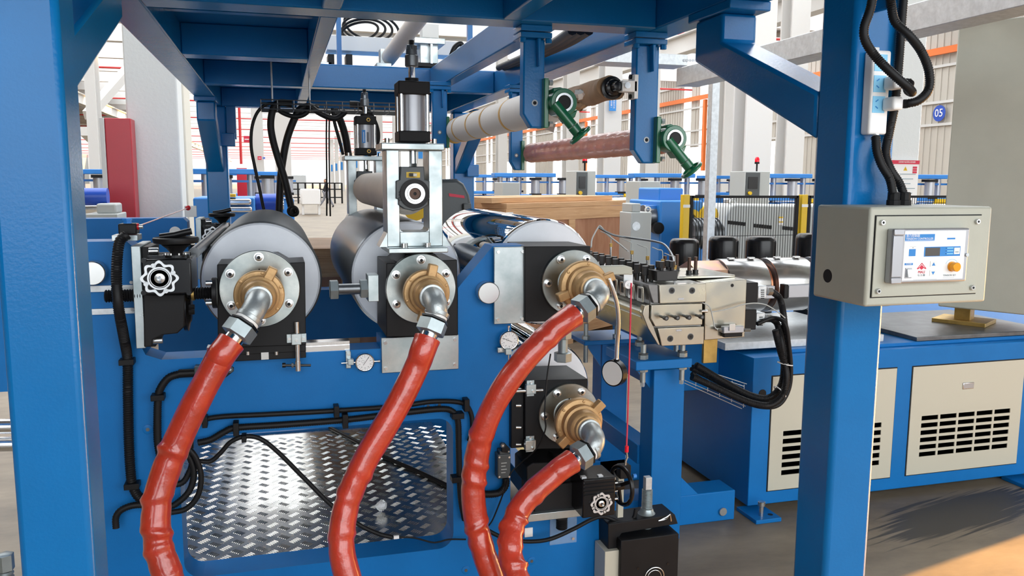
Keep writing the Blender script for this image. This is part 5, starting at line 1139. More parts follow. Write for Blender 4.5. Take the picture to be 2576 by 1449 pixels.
# green roller brackets with handwheel
def green(px, py, hx0, hx1, hy0, hy1, lb):
    c = P(px, py, YN-.05); t = thing('roller_adjuster', P((hx0+hx1)/2, hy1, YN), lb, 'bearing bracket')
    bxo('mount_plate', 'green', t, hx0, hy0, hx1, hy1, YN-.03, YN+.06, .003)
    xw = P(hx1, py, YN).x
    MB().ring((c.x, YN-.06, c.z), YY, .033, .051, .075, 40).build('bearing_ring', 'green', t, bev=.003)
    MB().ring((c.x, YN-.063, c.z), YY, .026, .034, .03, 40).build('inner_race', 'steel', t); MB().cyl((c.x, YN-.06, c.z), (c.x, YN-.041, c.z), .0265, seg=28).build('shaft_end', 'black', t)
    MB().prism([V((xw, YN-.045, c.z+.052)), V((c.x-.01, YN-.045, c.z+.056)), V((c.x+.004, YN-.045, c.z+.052)), V((c.x-.02, YN-.045, c.z+.034)), V((xw, YN-.045, c.z-.01))], (0, .06, 0)).build('web', 'green', t, bev=.004)
    MB().prism([V((c.x+.035, YN-.045, c.z-.034)), V((c.x+.06, YN-.045, c.z-.022)), V((c.x+.05, YN-.045, c.z-.05)), V((c.x+.02, YN-.045, c.z-.075)), V((c.x, YN-.045, c.z-.05))], (0, .06, 0)).build('lower_ear', 'green', t, bev=.004)
    a = V((xw+.004, YN-.05, c.z-.005)); d = V((.56, -.1, -.66)).normalized()
    MB().cyl(a, a+d*.105, .0195, seg=24).build('worm_tube', 'green', t); MB().cyl(a+d*.107, a+d*.135, .021, seg=24).build('sleeve', 'green', t)
    w = a+d*.15; hw = MB().torus(w, d, .04, .008, 36, 10).build('handwheel', 'green', t); u, v = perp(d)
    for k in range(3): q = u*math.cos(2.1*k)+v*math.sin(2.1*k); MB().bar(a+d*.132, w+q*.04, .013, .009, up=d).build('spoke', 'green', hw)
    for y in (hy0+12, hy1-10):
        b = P(hx1, y, YN-.01); MB().hexa(b, b+XX*.014, .011).build('bolt', 'galv', t)
    return t
green(1417, 258, 1369, 1381, 196, 322, 'green roller adjuster at the end of the white roller')
green(1695, 349, 1652, 1663, 293, 410, 'green roller adjuster at the end of the red roller')
for (x0, x1, y0, y1, lb, X, Z) in ((1124, 1131, 293, 372, 'green far bracket plate of the white roller', XW, ZW), (1312, 1320, 354, 428, 'green far bracket plate of the red roller', XR-.012, ZR)):
    t = thing('roller_adjuster', P(x0, y1, YF), lb, 'bearing bracket'); bxo('mount_plate', 'green', t, x0, y0, x1, y1, YF-.02, YF+.07, .003); MB().ring((X, YF+.0, Z), YY, .03, .05, .06, 32).build('bearing_ring', 'green', t)
# ================================================================== cable tray and hoses behind the rolls
YT = 4.68
ct = thing('mesh_cable_tray', P(860, 290, YT), 'grey wire mesh cable tray hung under the platform', 'cable tray')
def tw(a, b): MB().cyl(a, b, .0032, seg=6).build('tray_wire', 'steel_dark', ct)
xs0, xs1 = P(656, 262, YT).x, P(1056, 278, YT).x; z_t, z_b = P(860, 256, YT).z, P(860, 279, YT).z
for Y in (YT, YT+.2):
    for f in (0, .45, 1): tw(V((xs0, Y, z_t+(z_b-z_t)*f)), V((xs1, Y, z_t+(z_b-z_t)*f)))
for k in range(3): tw(V((xs0, YT+.05+.05*k, z_b)), V((xs1, YT+.05+.05*k, z_b)))
for k in range(11):
    X = xs0+(xs1-xs0)*k/10
    MB().tube([V((X, YT, z_t)), V((X, YT, z_b)), V((X, YT+.2, z_b)), V((X, YT+.2, z_t))], .0032, 6).build('tray_rib', 'steel_dark', ct)
for k in range(2): MB().cyl(V((xs0+.06+.2*k, YT+.1, z_t)), V((xs0+.06+.2*k, YT+.1, zt_)), .005, seg=8).build('hanger_rod', 'galv', ct)
def hang(pts, r, lb, Y=YT+.05): return MB().tube(resample(crom([P(p[0], p[1], p[2] if len(p) > 2 else Y) for p in pts], 10), .012), r, 12).build('black_hose', 'rubber', label=lb, cat='hose', ang=60)
hang([(700, 262), (672, 262), (648, 282), (634, 320), (632, 370), (641, 420), (652, 470), (662, 520), (668, 540)], .0085, 'thin black hose bowing out from the cable tray end')
hang([(735, 262), (705, 258), (688, 272), (681, 310), (686, 350), (700, 400), (716, 450), (730, 510), (738, 545)], .019, 'thick black hose crossing in front of another toward the dark roll')
hang([(800, 275), (778, 268), (755, 275), (738, 305), (722, 350), (712, 400), (706, 450), (703, 515), (702, 545)], .02, 'thick black hose crossing behind another toward the dark roll', YT+.12)
hang([(690, 265), (710, 283), (740, 293), (765, 288), (785, 268)], .013, 'black hose sagging between tray supports on the short side', YT+.1)
hang([(775, 262), (800, 282), (830, 296), (850, 296), (870, 280)], .016, 'black hose sagging below the tray near the far cylinder', YT+.08)
hang([(822, 268), (821, 350), (822, 450), (822, 545)], .0045, 'thin black cord hanging straight beside the far bracket', YT+.2)
hang([(829, 280), (828, 350), (829, 450), (831, 545)], .0045, 'second thin black cord hanging beside the far bracket', YT+.2)
hang([(836, 272), (842, 310), (853, 350), (864, 392)], .009, 'thin black hose dropping to the far cylinder top plate', YT+.1)
hang([(840, 275), (855, 300), (868, 340), (875, 380), (880, 410), (888, 450)], .021, 'thick black hose dropping behind the far air cylinder', YT+.3)
hang([(880, 262), (905, 265), (928, 285), (945, 320), (948, 350), (938, 378), (920, 390)], .019, 'thick black hose arching round the far air cylinder', YT+.1)
t = thing('hose_knot', P(738, 545, YT+.05), 'black hose tied in a round knot above the dark roll', 'hose')
MB().torus(P(737, 531, YT+.04), V((.1, 1, .1)), .024, .0095, 24, 10).build('loop', 'rubber', t); MB().torus(P(741, 533, YT+.02), V((.4, 1, -.1)), .018, .009, 24, 10).build('loop', 'rubber', t)
# ================================================================== things on top of the platform (seen through the open bay)
def wbx(nm, m, lb, cat, x0, y0, x1, y1, Ya, Yb, bev=.004): return bx(MB(), x0, y0, x1, y1, Ya, Yb).build(nm, m, bev=bev, label=lb, cat=cat)
wbx('white_channel', 'cream_white', 'white steel channel lying across the platform top', 'steel beam', 822, 96, 1160, 133, 5.9, 6.1)
t = thing('platform_equipment', P(890, 165, 5.4), 'black and zinc feet under the white channel', 'machine feet')
for (x0, x1, y0, y1, m) in ((826, 842, 133, 165, 'black'), (872, 888, 133, 166, 'black'), (800, 836, 152, 166, 'zinc')): MB().box(P(x0, y0, 5.85).x, P(x1, y0, 5.85).x, 5.9, 6.05, zt_+.008, P(x0, y0, 5.85).z).build('foot', m, t, bev=.003)
t = thing('tan_tube', P(985, 160, 5.3), 'long tan cardboard tube resting on zinc holder', 'tube')
a, b = P(976, 148, 5.45), P(1125, -50, 4.1); MB().cyl(a, b, .05, seg=32).build('tube', 'beige_roll', t); bxo('holder', 'zinc', t, 957, 122, 968, 164, 5.4, 5.5, .002); bxo('holder_foot', 'zinc', t, 948, 158, 985, 168, 5.36, 5.56, .002)
t = thing('zinc_pedestal', P(1085, 165, 5.4), 'zinc pedestal with square plate on the platform', 'pedestal')
bxo('plate', 'zinc', t, 1042, 95, 1120, 110, 5.28, 5.55, .003); bxo('column', 'zinc', t, 1057, 110, 1102, 160, 5.33, 5.48, .003); bxo('bracket', 'cream_white', t, 1062, 60, 1104, 95, 5.35, 5.45, .003); bxo('base', 'black', t, 1052, 158, 1112, 168, 5.3, 5.5, .002); bxo('web', 'zinc', t, 1083, 110, 1089, 160, 5.28, 5.33, .001)
for (x, lb) in ((853, 'slim blue railing post beside the coiled black cable'), (1183, 'slim blue railing post behind the zinc pedestal')):
    a = P(x-6, 100, 5.55).x; b = P(x+6, 100, 5.55).x; MB().box(a, b, 5.55, 5.59, zt_, 3.3).build('railing_post', 'blue', label=lb, cat='post')
r_ = random.Random(2)
for k in range(4):
    c = P(905+10*k, 80-4*k, 5.95); MB().torus(c, V((.15*k-.2, .35, 1)), .13+.02*k, .009, 36, 8).build('cable_coil', 'rubber', label=['loose black cable coil, bottom loop on the white channel', 'black cable coil, second loop on the white channel', 'black cable coil, third loop on the white channel', 'black cable coil, raised top loop on the white channel'][k], cat='cable')
cable([(1135, 140, 5.3), (1145, 118, 5.3), (1160, 110, 5.3), (1165, 130, 5.3), (1150, 145, 5.3)], .016, 'black hose loop beside the open longitudinal beam', cor=False, name='black_hose', cat='hose')
for k in range(3): cable([(1255+14*k, 170, 5.0), (1322+16*k, 142, 4.2), (1392+19*k, 108, 3.6), (1440+21*k, 76, 3.12)], .02, ['uppermost black cable lying between the platform beams', 'middle black cable lying between the platform beams', 'lowest black cable lying between the platform beams'][k], cor=False, name='power_cable', cat='cable')
# ================================================================== tension controller box on the right post
YF0 = 1.558; YF1 = 1.75
def fz(x, y, Y=YF0): return P(x, y, Y)
bxl, bxr = 1.283, P(2488, 640, YF0).x; bz1, bz0 = P(2190, 521, YF0).z, P(2165, 773, YF0).z
tc = thing('control_box', ((bxl+bxr)/2, 1.65, bz0), 'beige steel box with tension controller on blue post', 'control box')
MB().box(bxl, bxr, YF0, YF1-.001, bz0, bz1).build('enclosure', 'cabinet', tc, bev=.006)
c = PX(2082, 694, bxl); MB().cyl(c+XX*.0005, c-XX*.0004, .0165, seg=28).build('cable_knockout', 'black', tc)
pl0, pr0, pz1, pz0 = P(2197, 640, YF0).x, P(2459, 640, YF0).x, P(2330, 543, YF0).z, P(2320, 742, YF0).z
MB().box(pl0-.0025, pr0+.0025, YF0-.0008, YF0-.0002, pz0-.0025, pz1+.0025).build('panel_gap', 'black', tc)
fpn = MB().box(pl0, pr0, YF0-.004, YF0-.0009, pz0, pz1).build('front_panel', 'cabinet', tc, bev=.001)
for x in (pl0+.014, pr0-.014):
    for z in (pz0+.014, pz1-.014):
        c = V((x, YF0-.004, z)); s = MB().cyl(c, c-YY*.006, .0062, seg=16, ch=.0006).build('panel_screw', 'steel', fpn); MB().lathe(c-YY*.0061, -YY, [(0, .003), (.0003, .003)], 6).build('hex_socket', 'black', s)
YU = YF0-.024
ul, ur, uz1, uz0 = P(2243, 645, YU).x, P(2436, 640, YU).x, P(2340, 575, YU).z, P(2335, 711, YU).z
un = MB().box(ul, ur, YU, YF0-.004, uz0, uz1).build('controller_unit', 'aluminium', tc, bev=.004)
w = ur-ul; h = uz1-uz0
def U(u, v): return V((ul+w*u, YU-.0006, uz1-h*v))        # u,v in 0..1 over the unit face
def sheet(n, m, u0, v0, u1, v1, d=.0006, b=0): a, e = U(u0, v0), U(u1, v1); return MB().box(a.x, e.x, YU-d, YU-.0001 if d < .001 else YU, e.z, a.z).build(n, m, un, bev=b)
sheet('side_strip', 'aluminium', .0, .12, .13, .88, .003, .002); sheet('corner_cap', 'aluminium', .0, .0, .135, .115, .004, .002); sheet('corner_cap', 'aluminium', .0, .885, .135, 1, .004, .002)
fc = sheet('face_sheet', 'pure_white', .15, .045, .945, .945, .0004)
def lay(n, m, u0, v0, u1, v1, d=.0008): return sheet(n, m, u0, v0, u1, v1, d)
def T(s, size, n, m, u, v, al='CENTER'): 
    p = U(u, v); p.y = YU-.001; return text(s, size, n, m, un, p, XX, ZZ, .0002, al)
lay('title_band', 'print_blue', .155, .1, .535, .215); T('张力控制器', .0075, 'title_text', 'pure_white', .165, .13, 'LEFT'); T('TENSION CONTROLLER', .0069, 'title_text', 'pure_white', .165, .185, 'LEFT')
lay('title_line', 'print_blue', .155, .222, .535, .228)
lay('model_mark', 'print_blue', .7, .175, .805, .205)
lay('select_icon', 'print_blue', .215, .37, .3, .5); lay('icon_frame', 'cabinet_bg', .225, .325, .3, .33); lay('icon_dot', 'black', .255, .342, .27, .35)
lay('display_band', 'print_blue', .41, .335, .885, .515); lay('lcd_window', 'lcd', .425, .35, .615, .505, .001)
for k in range(3): 
    lay('led', 'black', .69, .36+.052*k, .7, .372+.052*k, .001); lay('led_caption', 'socket_blue', .71, .358+.052*k, .79, .375+.052*k, .001)
lay('display_button', 'cream_white', .8, .36, .875, .48, .0015); lay('button_mark', 'print_grey', .815, .43, .86, .45, .0017)
# MALI emblem: a red peak of chevrons
def tri(n, m, pts, d=.0009): MB().prism([V((U(u, v).x, YU-d, U(u, v).z)) for u, v in pts], (0, .0004, 0)).build(n, m, un)
tri('emblem', 'print_red', [(.392, .665), (.425, .715), (.392, .755), (.36, .715)])
tri('emblem', 'print_red', [(.392, .625), (.392, .645), (.352, .71), (.365, .725), (.345, .745), (.33, .735)]); tri('emblem', 'print_red', [(.392, .625), (.455, .735), (.44, .745), (.42, .725), (.433, .71), (.392, .645)])
T('MALI', .0088, 'brand_text', 'print_red', .393, .8); T('马 力 狮', .006, 'brand_text_chinese', 'print_grey', .392, .86)
for k, v in enumerate((.6, .77)):
    lay('arrow_button', 'cream_white', .5, v, .585, v+.105, .0014); 
    tri('arrow_up' if k == 0 else 'arrow_down', 'print_blue', [(.52, v+.085), (.565, v+.085), (.543, v+.025)] if k == 0 else [(.52, v+.025), (.565, v+.025), (.543, v+.085)], .0018)
lay('power_caption', 'print_blue', .17, .625, .275, .665); T('POWER', .0045, 'power_text', 'pure_white', .222, .645)
sw_ = lay('rocker_frame', 'aluminium', .182, .715, .262, .905, .002); a, b = U(.195, .735), U(.25, .88); MB().prism([V((a.x, YU-.002, b.z)), V((a.x, YU-.009, b.z)), V((a.x, YU-.004, a.z)), V((a.x, YU-.002, a.z))], (b.x-a.x, 0, 0)).build('rocker_switch', 'galv', un, bev=.0005)
c = U(.785, .71); MB().lathe(c, -YY, [(0, .0115), (.003, .0115), (.0032, .0105), (.0165, .0105), (.017, .0098)], 36).build('setting_knob', 'amber', un)
MB().tube([U(.785+.085*math.cos(a), .70-.125*math.sin(a)) for a in [math.radians(20+140*k/10) for k in range(11)]], .0005, 4).build('knob_scale', 'socket_blue', un)
T('TENSION SET', .0062, 'knob_caption', 'print_grey', .765, .875); lay('caption_line', 'print_grey', .68, .915, .83, .92)
lay('maker_line', 'print_grey', .29, .935, .6, .94)
c = U(.975, .5); MB().cyl(c, c-YY*.003, .0042, seg=14).build('cover_screw', 'chrome_soft', un)
# glands and power strip on the post
YS0 = 1.75-.0005
ps_ = thing('power_strip', P(2200, 343, 1.72), 'white power strip with blue sockets on the blue post', 'power strip')
sl, sr = P(2192, 230, 1.716).x, P(2238, 230, 1.716).x; sz1, sz0 = P(2222, 126, 1.716).z, P(2200, 338, 1.716).z
MB().box(sl, sr, 1.716, YS0, sz0, sz1).build('strip_body', 'pure_white', ps_, bev=.006, seg=3)
MB().box((sl+sr)/2-.008, (sl+sr)/2+.006, 1.735, YS0, sz1-.004, sz1+.01).build('hang_tab', 'pure_white', ps_, bev=.002); MB().cyl(((sl+sr)/2, 1.718, sz0+.002), ((sl+sr)/2, 1.735, sz0-.01), .005, seg=10).build('cord_stub', 'pure_white', ps_)
for k, yc in enumerate((158, 211, 263)):
    c = P(2216-k*3, yc, 1.716); s = MB().cbox(c-YY*.0004, .036, .001, .04).build('socket_face', 'socket_blue', ps_, bev=.0004)
    for dz, an in ((.009, .6), (-.007, -.6)): MB().obox(c-YY*.0012+V((-.006, 0, dz)), V((math.cos(an), 0, math.sin(an)))*.0045, YY*.0004, V((-math.sin(an), 0, math.cos(an)))*.0012).build('socket_slot', 'print_blue', s)
PL = []
for k, yc in enumerate((211, 263)):
    t = thing('power_plug', P(2230, yc+14, 1.69), ['white plug in the middle socket of the power strip', 'white plug in the lowest socket of the power strip'][k], 'plug')
    c = P(2226-k*3, yc, 1.716); MB().box(c.x-.008, c.x+.022, 1.672, 1.7145, c.z-.016, c.z+.016).build('plug_body', 'pure_white', t, bev=.007, seg=3); MB().cyl((c.x+.02, 1.688, c.z), (c.x+.036, 1.686, c.z), .008, seg=14).build('strain_relief', 'pure_white', t); PL.append(V((c.x+.034, 1.686, c.z)))
def cond(pts, r, lb): return MB().conduit(pts, r, .0055, 12).build('cable_conduit', 'rubber', label=lb, cat='conduit', ang=60)
Yk = 1.66
cond([P(2200, -40, Yk), P(2190, 20, Yk), P(2174, 70, Yk), P(2178, 105, Yk), P(2205, 145, Yk), P(2245, 185, Yk-.02), P(2282, 218, Yk-.03), P(2294, 232, Yk-.02), P(2284, 226, Yk), PL[0]+V((.012, 0, 0)), PL[0]], .0105, 'black conduit curling down into the middle plug')
cond([P(2238, -40, Yk+.03), P(2242, 10, Yk+.03), P(2252, 55, Yk+.02), P(2288, 90, Yk), P(2318, 130, Yk), P(2337, 180, Yk), P(2336, 225, Yk), P(2312, 252, Yk), P(2285, 260, Yk+.01), PL[1]], .0105, 'black conduit arching wide into the lowest plug')
cond([P(2276, -40, 1.735), P(2268, 60, 1.735), P(2262, 150, 1.735), P(2252, 260, 1.735), P(2238, 330, 1.735), P(2228, 385, 1.725), P(2240, 425, 1.71), P(2262, 460, 1.7), P(2274, 490, 1.69)], .0105, 'black conduit running straight down behind the power strip')
cond([P(2203, 343, 1.72), P(2206, 380, 1.71), P(2218, 415, 1.7), P(2238, 450, 1.69), P(2247, 490, 1.68)], .0105, 'black conduit from the power strip bottom to the beige box')
for k, x in enumerate((2248, 2275)):
    p = P(x, 500, 1.685); MB().lathe((p.x, 1.685, bz1), ZZ, [(0, .0165), (.012, .0165), (.013, .0145), (.03, .0145), (.032, .012)], 10).build('cable_gland', 'black_matt', label=['black cable gland on the beige box, conduit from the strip', 'black cable gland on the beige box, conduit from above'][k], cat='cable gland')
# ================================================================== crates
def crate(C, phi, w, d, h, lb, cols=2, lid=True):
    a = V((math.cos(phi), math.sin(phi), 0)); b = V((-math.sin(phi), math.cos(phi), 0)); C = V((C.x, C.y, 0))
    t = thing('wooden_crate', C+a*w/2+b*d/2, lb, 'crate')
    def ob(n, m, u0, u1, v0, v1, z0, z1): return MB().obox(C+a*(u0+u1)/2+b*(v0+v1)/2+ZZ*(z0+z1)/2, a*(u1-u0)/2, b*(v1-v0)/2, ZZ*(z1-z0)/2).build(n, m, t, bev=.003)
    ob('plywood_panel', 'ply', .02, w-.02, .02, d-.02, .1, h-.02)
    for z0, z1 in ((.1, .22), (h-.14, h-.01)): ob('front_rail', 'wood', 0, w, -.002, .02, z0, z1); ob('side_rail', 'wood', -.002, .02, .02, d, z0, z1)
    for k in range(cols+1):
        u = (w-.11)*k/cols; ob('stile', 'wood', u, u+.11, -.001, .02, .22, h-.14)
    for v in (.02, d-.12): ob('side_stile', 'wood', -.001, .02, v, v+.1, .22, h-.14)
    for k in range(3): ob('skid', 'wood', .05+(w-.2)*k/2, .15+(w-.2)*k/2, 0, d, 0, .1)
    if lid:
        ob('lid_frame', 'wood', .01, w-.04, .0, d, h-.008, h+.045); ob('lid_board', 'wood', -.12, w-.2, .08, .35, h+.047, h+.1); ob('lid_board', 'wood', -.12, w-.2, .5, .8, h+.047, h+.1)
        for u in (.05, w-.05): 
            o = ob('corner_bracket', 'galv', u-.05, u+.05, -.006, -.002, h-.11, h-.04)
    else: ob('lid_frame', 'wood', 0, w, 0, d, h-.01, h+.04)
    return t
c = P(1273, 524, 7.6); crate(c, math.radians(33), 2.12, 1.1, c.z, 'large plywood crate with stacked lid boards behind the chrome rolls')
crate(V((.12, 5.25, 0)), math.radians(-4), .85, 1.0, 1.28, 'pine framed crate standing behind the rear side plate', 3, False)
# ================================================================== fork truck body behind the press bracket
ft = thing('fork_truck', P(1140, 600, 6.3)*1+V((0, 0, 0)), 'dark grey fork truck cover with red badge behind the press bracket', 'truck'); ft.location = V((P(1140, 600, 6.3).x, 6.5, 0))
pts = [(1080, 452), (1150, 450), (1168, 462), (1182, 490), (1188, 520), (1190, 545), (1180, 556), (1120, 580), (1080, 600)]
po = [P(x, y, 6.3) for x, y in pts]; po = po+[V((P(1080, 600, 6.3).x, 6.3, .25))]; po = po[:-2]+[V((po[-3].x+.02, 6.3, .25)), V((po[0].x, 6.3, .25))]
MB().prism(po, (0, .4, 0)).build('cover', 'forklift', ft, bev=.03, seg=3)
MB().prism([P(x, y, 6.295) for x, y in ((1129, 486), (1168, 492), (1169, 499), (1130, 494))], (0, .004, 0)).build('red_badge', 'print_red', ft); bxo('latch', 'forklift', ft, 1166, 512, 1186, 528, 6.26, 6.3, .006)
MB().cyl(P(1045, 525, 6.2), P(1045, 525, 6.25), .09, seg=36).build('yellow_wheel', 'yellow', ft)
for k, dx in enumerate((-.1, .12)): MB().cyl(V((po[0].x+.12+dx, 6.35, .12)), V((po[0].x+.12+dx, 6.45, .12)), .12, seg=28).build('wheel', 'rubber', ft)
# ================================================================== mesh fence with yellow posts
YN2 = 7.5
fe = thing('safety_fence', P(1870, 620, YN2), 'black mesh safety fence with yellow posts', 'fence'); fe.location.z = 0
zf_ = P(1870, 492, YN2).z
for x in (1722, 2018): 
    X = P(x, 550, YN2).x; pst = MB().box(X-.035, X+.035, YN2-.035, YN2+.035, 0, zf_+.01).build('post', 'yellow', fe, bev=.004); MB().box(X-.037, X+.037, YN2-.04, YN2-.034, zf_-.12, zf_-.09).build('clamp', 'cream_white', pst)
X0, X1 = P(1738, 550, YN2).x, P(2003, 550, YN2).x; X2, X3 = P(2032, 550, YN2).x, P(2420, 550, YN2).x
for a, b in ((X0, X1), (X2, X3)):
    MB().box(a, b, YN2-.015, YN2+.015, zf_-.025, zf_).build('top_bar', 'black_matt', fe)
    for x in (a, b): MB().box(x-.015, x+.015, YN2-.015, YN2+.015, .1, zf_).build('side_bar', 'black_matt', fe)
    m = MB(); n = int((b-a)/.03)
    for k in range(n): m.box(a+(b-a)*k/n-.0022, a+(b-a)*k/n+.0022, YN2-.002, YN2+.002, .1, zf_)
    for k in range(5): m.box(a, b, YN2-.005, YN2-.001, .15+.26*k, .156+.26*k)
    m.build('wire_mesh', 'black_matt', fe, kind='stuff', label='fine black wire mesh')
# ================================================================== machines behind the fence
def ground(o): o.location.z = 0; return o
def zb_box(nm, m, par, x0, x1, ytop, Y, depth, bev=.01, zbot=0.):
    a = P(x0, ytop, Y); b = P(x1, ytop, Y); return MB().box(a.x, b.x, Y, Y+depth, zbot, P((x0+x1)/2, ytop, Y).z).build(nm, m, par, bev=bev)
t = ground(thing('grey_machine', P(1930, 600, 9.6), 'long grey granulator housing with slots behind the fence', 'machine'))
po = [P(x, y, 9.6) for x, y in ((1826, 545), (1840, 519), (1852, 515), (1992, 518), (2120, 520))]; po += [V((po[-1].x, 9.6, 0)), V((po[0].x, 9.6, 0))]
MB().prism(po, (0, 1.2, 0)).build('housing', 'cabinet_bg', t, bev=.02)
for (x0, y0) in ((1832, 555), (1898, 563), (1970, 569)):
    for k in range(7): bxo('vent_slot', 'black_matt', t, x0+6.5*k, y0+k*.7, x0+4.5+6.5*k, y0+9+k*.7, 9.585, 9.605, 0)
bxo('warning_label', 'pure_white', t, 1959, 545, 1970, 566, 9.59, 9.6, 0); bxo('label_band', 'yellow', t, 1959, 545, 1970, 549, 9.58, 9.59, 0); bxo('label_band', 'yellow', t, 1959, 557, 1970, 560, 9.58, 9.59, 0)
c = P(1843, 510, 9.8); MB().torus(c, YY, .045, .012, 20, 8).build('lifting_eye', 'steel', t)
t = ground(thing('blue_gearbox', P(1715, 600, 8.8), 'tall blue gearbox housing left of the yellow fence post', 'gearbox'))
zb_box('housing', 'blue_bg', t, 1662, 1770, 505, 8.8, .9, .02); zb_box('top_cover', 'blue_bg', t, 1658, 1720, 473, 9.1, .6, .02)
bxo('motor_mount', 'blue_bg', t, 1630, 517, 1660, 526, 8.9, 9.3, .005)
MB().cyl(P(1655, 545, 9.0)-XX*.2, P(1655, 545, 9.0), .14, seg=24).build('input_shaft', 'steel_dark', t); MB().cyl(P(1648, 573, 8.9)-YY*.1, P(1648, 573, 8.9), .07, seg=24).build('oil_filter', 'black', t)
for x, y, r in ((1743, 548, .1), (1785, 542, .12)): c = P(x, y, 8.75); MB().ring(c, YY, r*.4, r, .1, 28).build('yellow_guard', 'yellow', t)
t = ground(thing('dark_motor', P(1770, 600, 8.3), 'dark ribbed electric motor at the foot of the galvanised post', 'motor'))
c = P(1775, 590, 8.3); MB().cyl(c-XX*.22, c+XX*.15, .17, seg=32).build('motor_body', 'steel_dark', t)
for k in range(8): MB().ring(c-XX*(.2-.045*k), XX, .165, .19, .012, 28).build('cooling_rib', 'steel_dark', t)
MB().box(c.x-.2, c.x+.12, 8.2, 8.4, 0, c.z-.1).build('pedestal', 'blue_bg', t)
t = ground(thing('grey_box_cabinet', P(1615, 600, 7.9), 'small grey cabinet with round vent right of the crate', 'cabinet'))
zb_box('body', 'cabinet_bg', t, 1588, 1640, 534, 7.7, .3); bxo('lid', 'cabinet_bg', t, 1590, 512, 1612, 534, 7.72, 7.98, .01); c = P(1600, 569, 7.7); MB().cyl(c, c-YY*.006, .045, seg=28).build('round_vent', 'galv', t)
c = P(1630, 528, 7.95); MB().torus(c, YY, .03, .008, 16, 6).build('lifting_eye', 'cream_white', t)
def control(px, x1, ytop, Y, lb, beacon=True, screen=True):
    t = ground(thing('control_cabinet', P((px+x1)/2, 500, Y), lb, 'control cabinet')); xm = px+(x1-px)*.58
    zb_box('body', 'cabinet_bg', t, px, x1, ytop, Y, .5)
    if screen:
        bxo('screen_panel', 'forklift', t, px+2, ytop+3, xm, ytop+62, Y-.02, Y, .003); bxo('screen', 'black_gloss', t, px+8, ytop+14, xm-5, ytop+44, Y-.03, Y-.02, .002)
        c = P(px+10, ytop+55, Y-.03); MB().cyl(c, c-YY*.04, .03, seg=16).build('emergency_stop', 'yellow', t)
    else:
        for i in range(2):
            for j in range(4): c = P(px+6+5*j, ytop+45+9*i, Y); MB().cyl(c, c-YY*.02, .012, seg=10).build('push_button', 'black', t)
        c = P(px+20, ytop+54, Y); MB().cyl(c, c-YY*.05, .03, seg=16).build('emergency_stop', 'yellow', t)
    if beacon:
        c = P((px+x1)/2-3, ytop, Y+.2); r = L(1900, 420, Y, 11)/2; MB().cyl(c, c+ZZ*r*3, r*.35, seg=10).build('beacon_post', 'black', t); MB().cyl(c+ZZ*r*3, c+ZZ*r*3.8, r, seg=16).build('beacon_base', 'black', t); MB().lathe(c+ZZ*r*3.8, ZZ, [(0, r*.95), (r*1.2, r*.95), (r*1.9, r*.6), (r*2.1, 0)], 20).build('beacon_lens', 'red_light', t)
control(1875, 1938, 431, 12.5, 'grey control cabinet with screen and red beacon by white column'); control(1449, 1499, 430, 13, 'grey control cabinet with red beacon above the crate lid'); control(1610, 1662, 456, 11.0, 'grey control cabinet with push buttons beside the blue gearbox', False, False); control(1264, 1308, 459, 12., 'plain grey control cabinet behind the crate corner', False, False)
# blue line units with silver cylinders
def unit(px, Y, lb, s=1.0, m='blue_bg'):
    X = P(px, 480, Y).x; t = thing('line_unit', (X, Y, 0), lb, 'machine', 'blue calender units along the hall')
    MB().box(X-.75*s, X+.75*s, Y, Y+.7, 0, 1.36).build('base', m, t, bev=.02); MB().box(X-.6*s, X+.6*s, Y-.1, Y+.5, 1.40, 1.47).build('table', m, t, bev=.01); MB().box(X-.8*s, X+.5*s, Y, Y+.3, 1.82, 1.90).build('top_beam', m, t, bev=.01); MB().box(X-.5*s, X+.8*s, Y+.1, Y+.2, 1.70, 1.735).build('tie_bar', m, t)
    for u in (-.65, -.25, .4): MB().cyl((X+u*s, Y+.15, 1.36), (X+u*s, Y+.15, 1.83), .055, seg=16).build('guide_post', 'aluminium', t)
    for u in (.05, .65):
        MB().cyl((X+u*s, Y-.02, 1.47), (X+u*s, Y-.02, 1.76), .09, seg=20).build('air_cylinder', 'aluminium', t); 
        for z in (1.44, 1.76): MB().box(X+u*s-.1, X+u*s+.1, Y-.12, Y+.08, z, z+.05).build('end_block', 'black_matt', t)
    MB().cyl((X-.3*s, Y-.12, 1.25), (X+.55*s, Y-.12, 1.25), .12, seg=20).build('roll', 'chrome_soft', t); MB().box(X+.1*s, X+.5*s, Y-.16, Y-.11, 1.37, 1.44).build('yellow_guard', 'yellow', t)
    return t
u0 = unit(1340, 16, 'blue line unit with silver cylinders above the crate')
for px, Y, lb in ((1690, 14.5, 'blue line unit with silver cylinders behind blue gearbox'), (1985, 13.5, 'blue line unit with silver cylinders beside the second beacon cabinet'), (1555, 19, 'blue line unit beside the white column with banner'), (1835, 19, 'blue line unit behind the galvanised post'), (560, 13, 'blue line unit with silver cylinders behind the rear left column'), (640, 17, 'blue line unit beside the red fire post'), (243, 15, 'blue line unit between front left post and red cabinet'), (2330, 13, 'blue line unit behind the notice board pillar'), (1245, 21, 'blue line unit beside the rear right column')):
    X = P(px, 480, Y).x; c = dup(u0, (X-u0.location.x, Y-16, 0), label=lb)
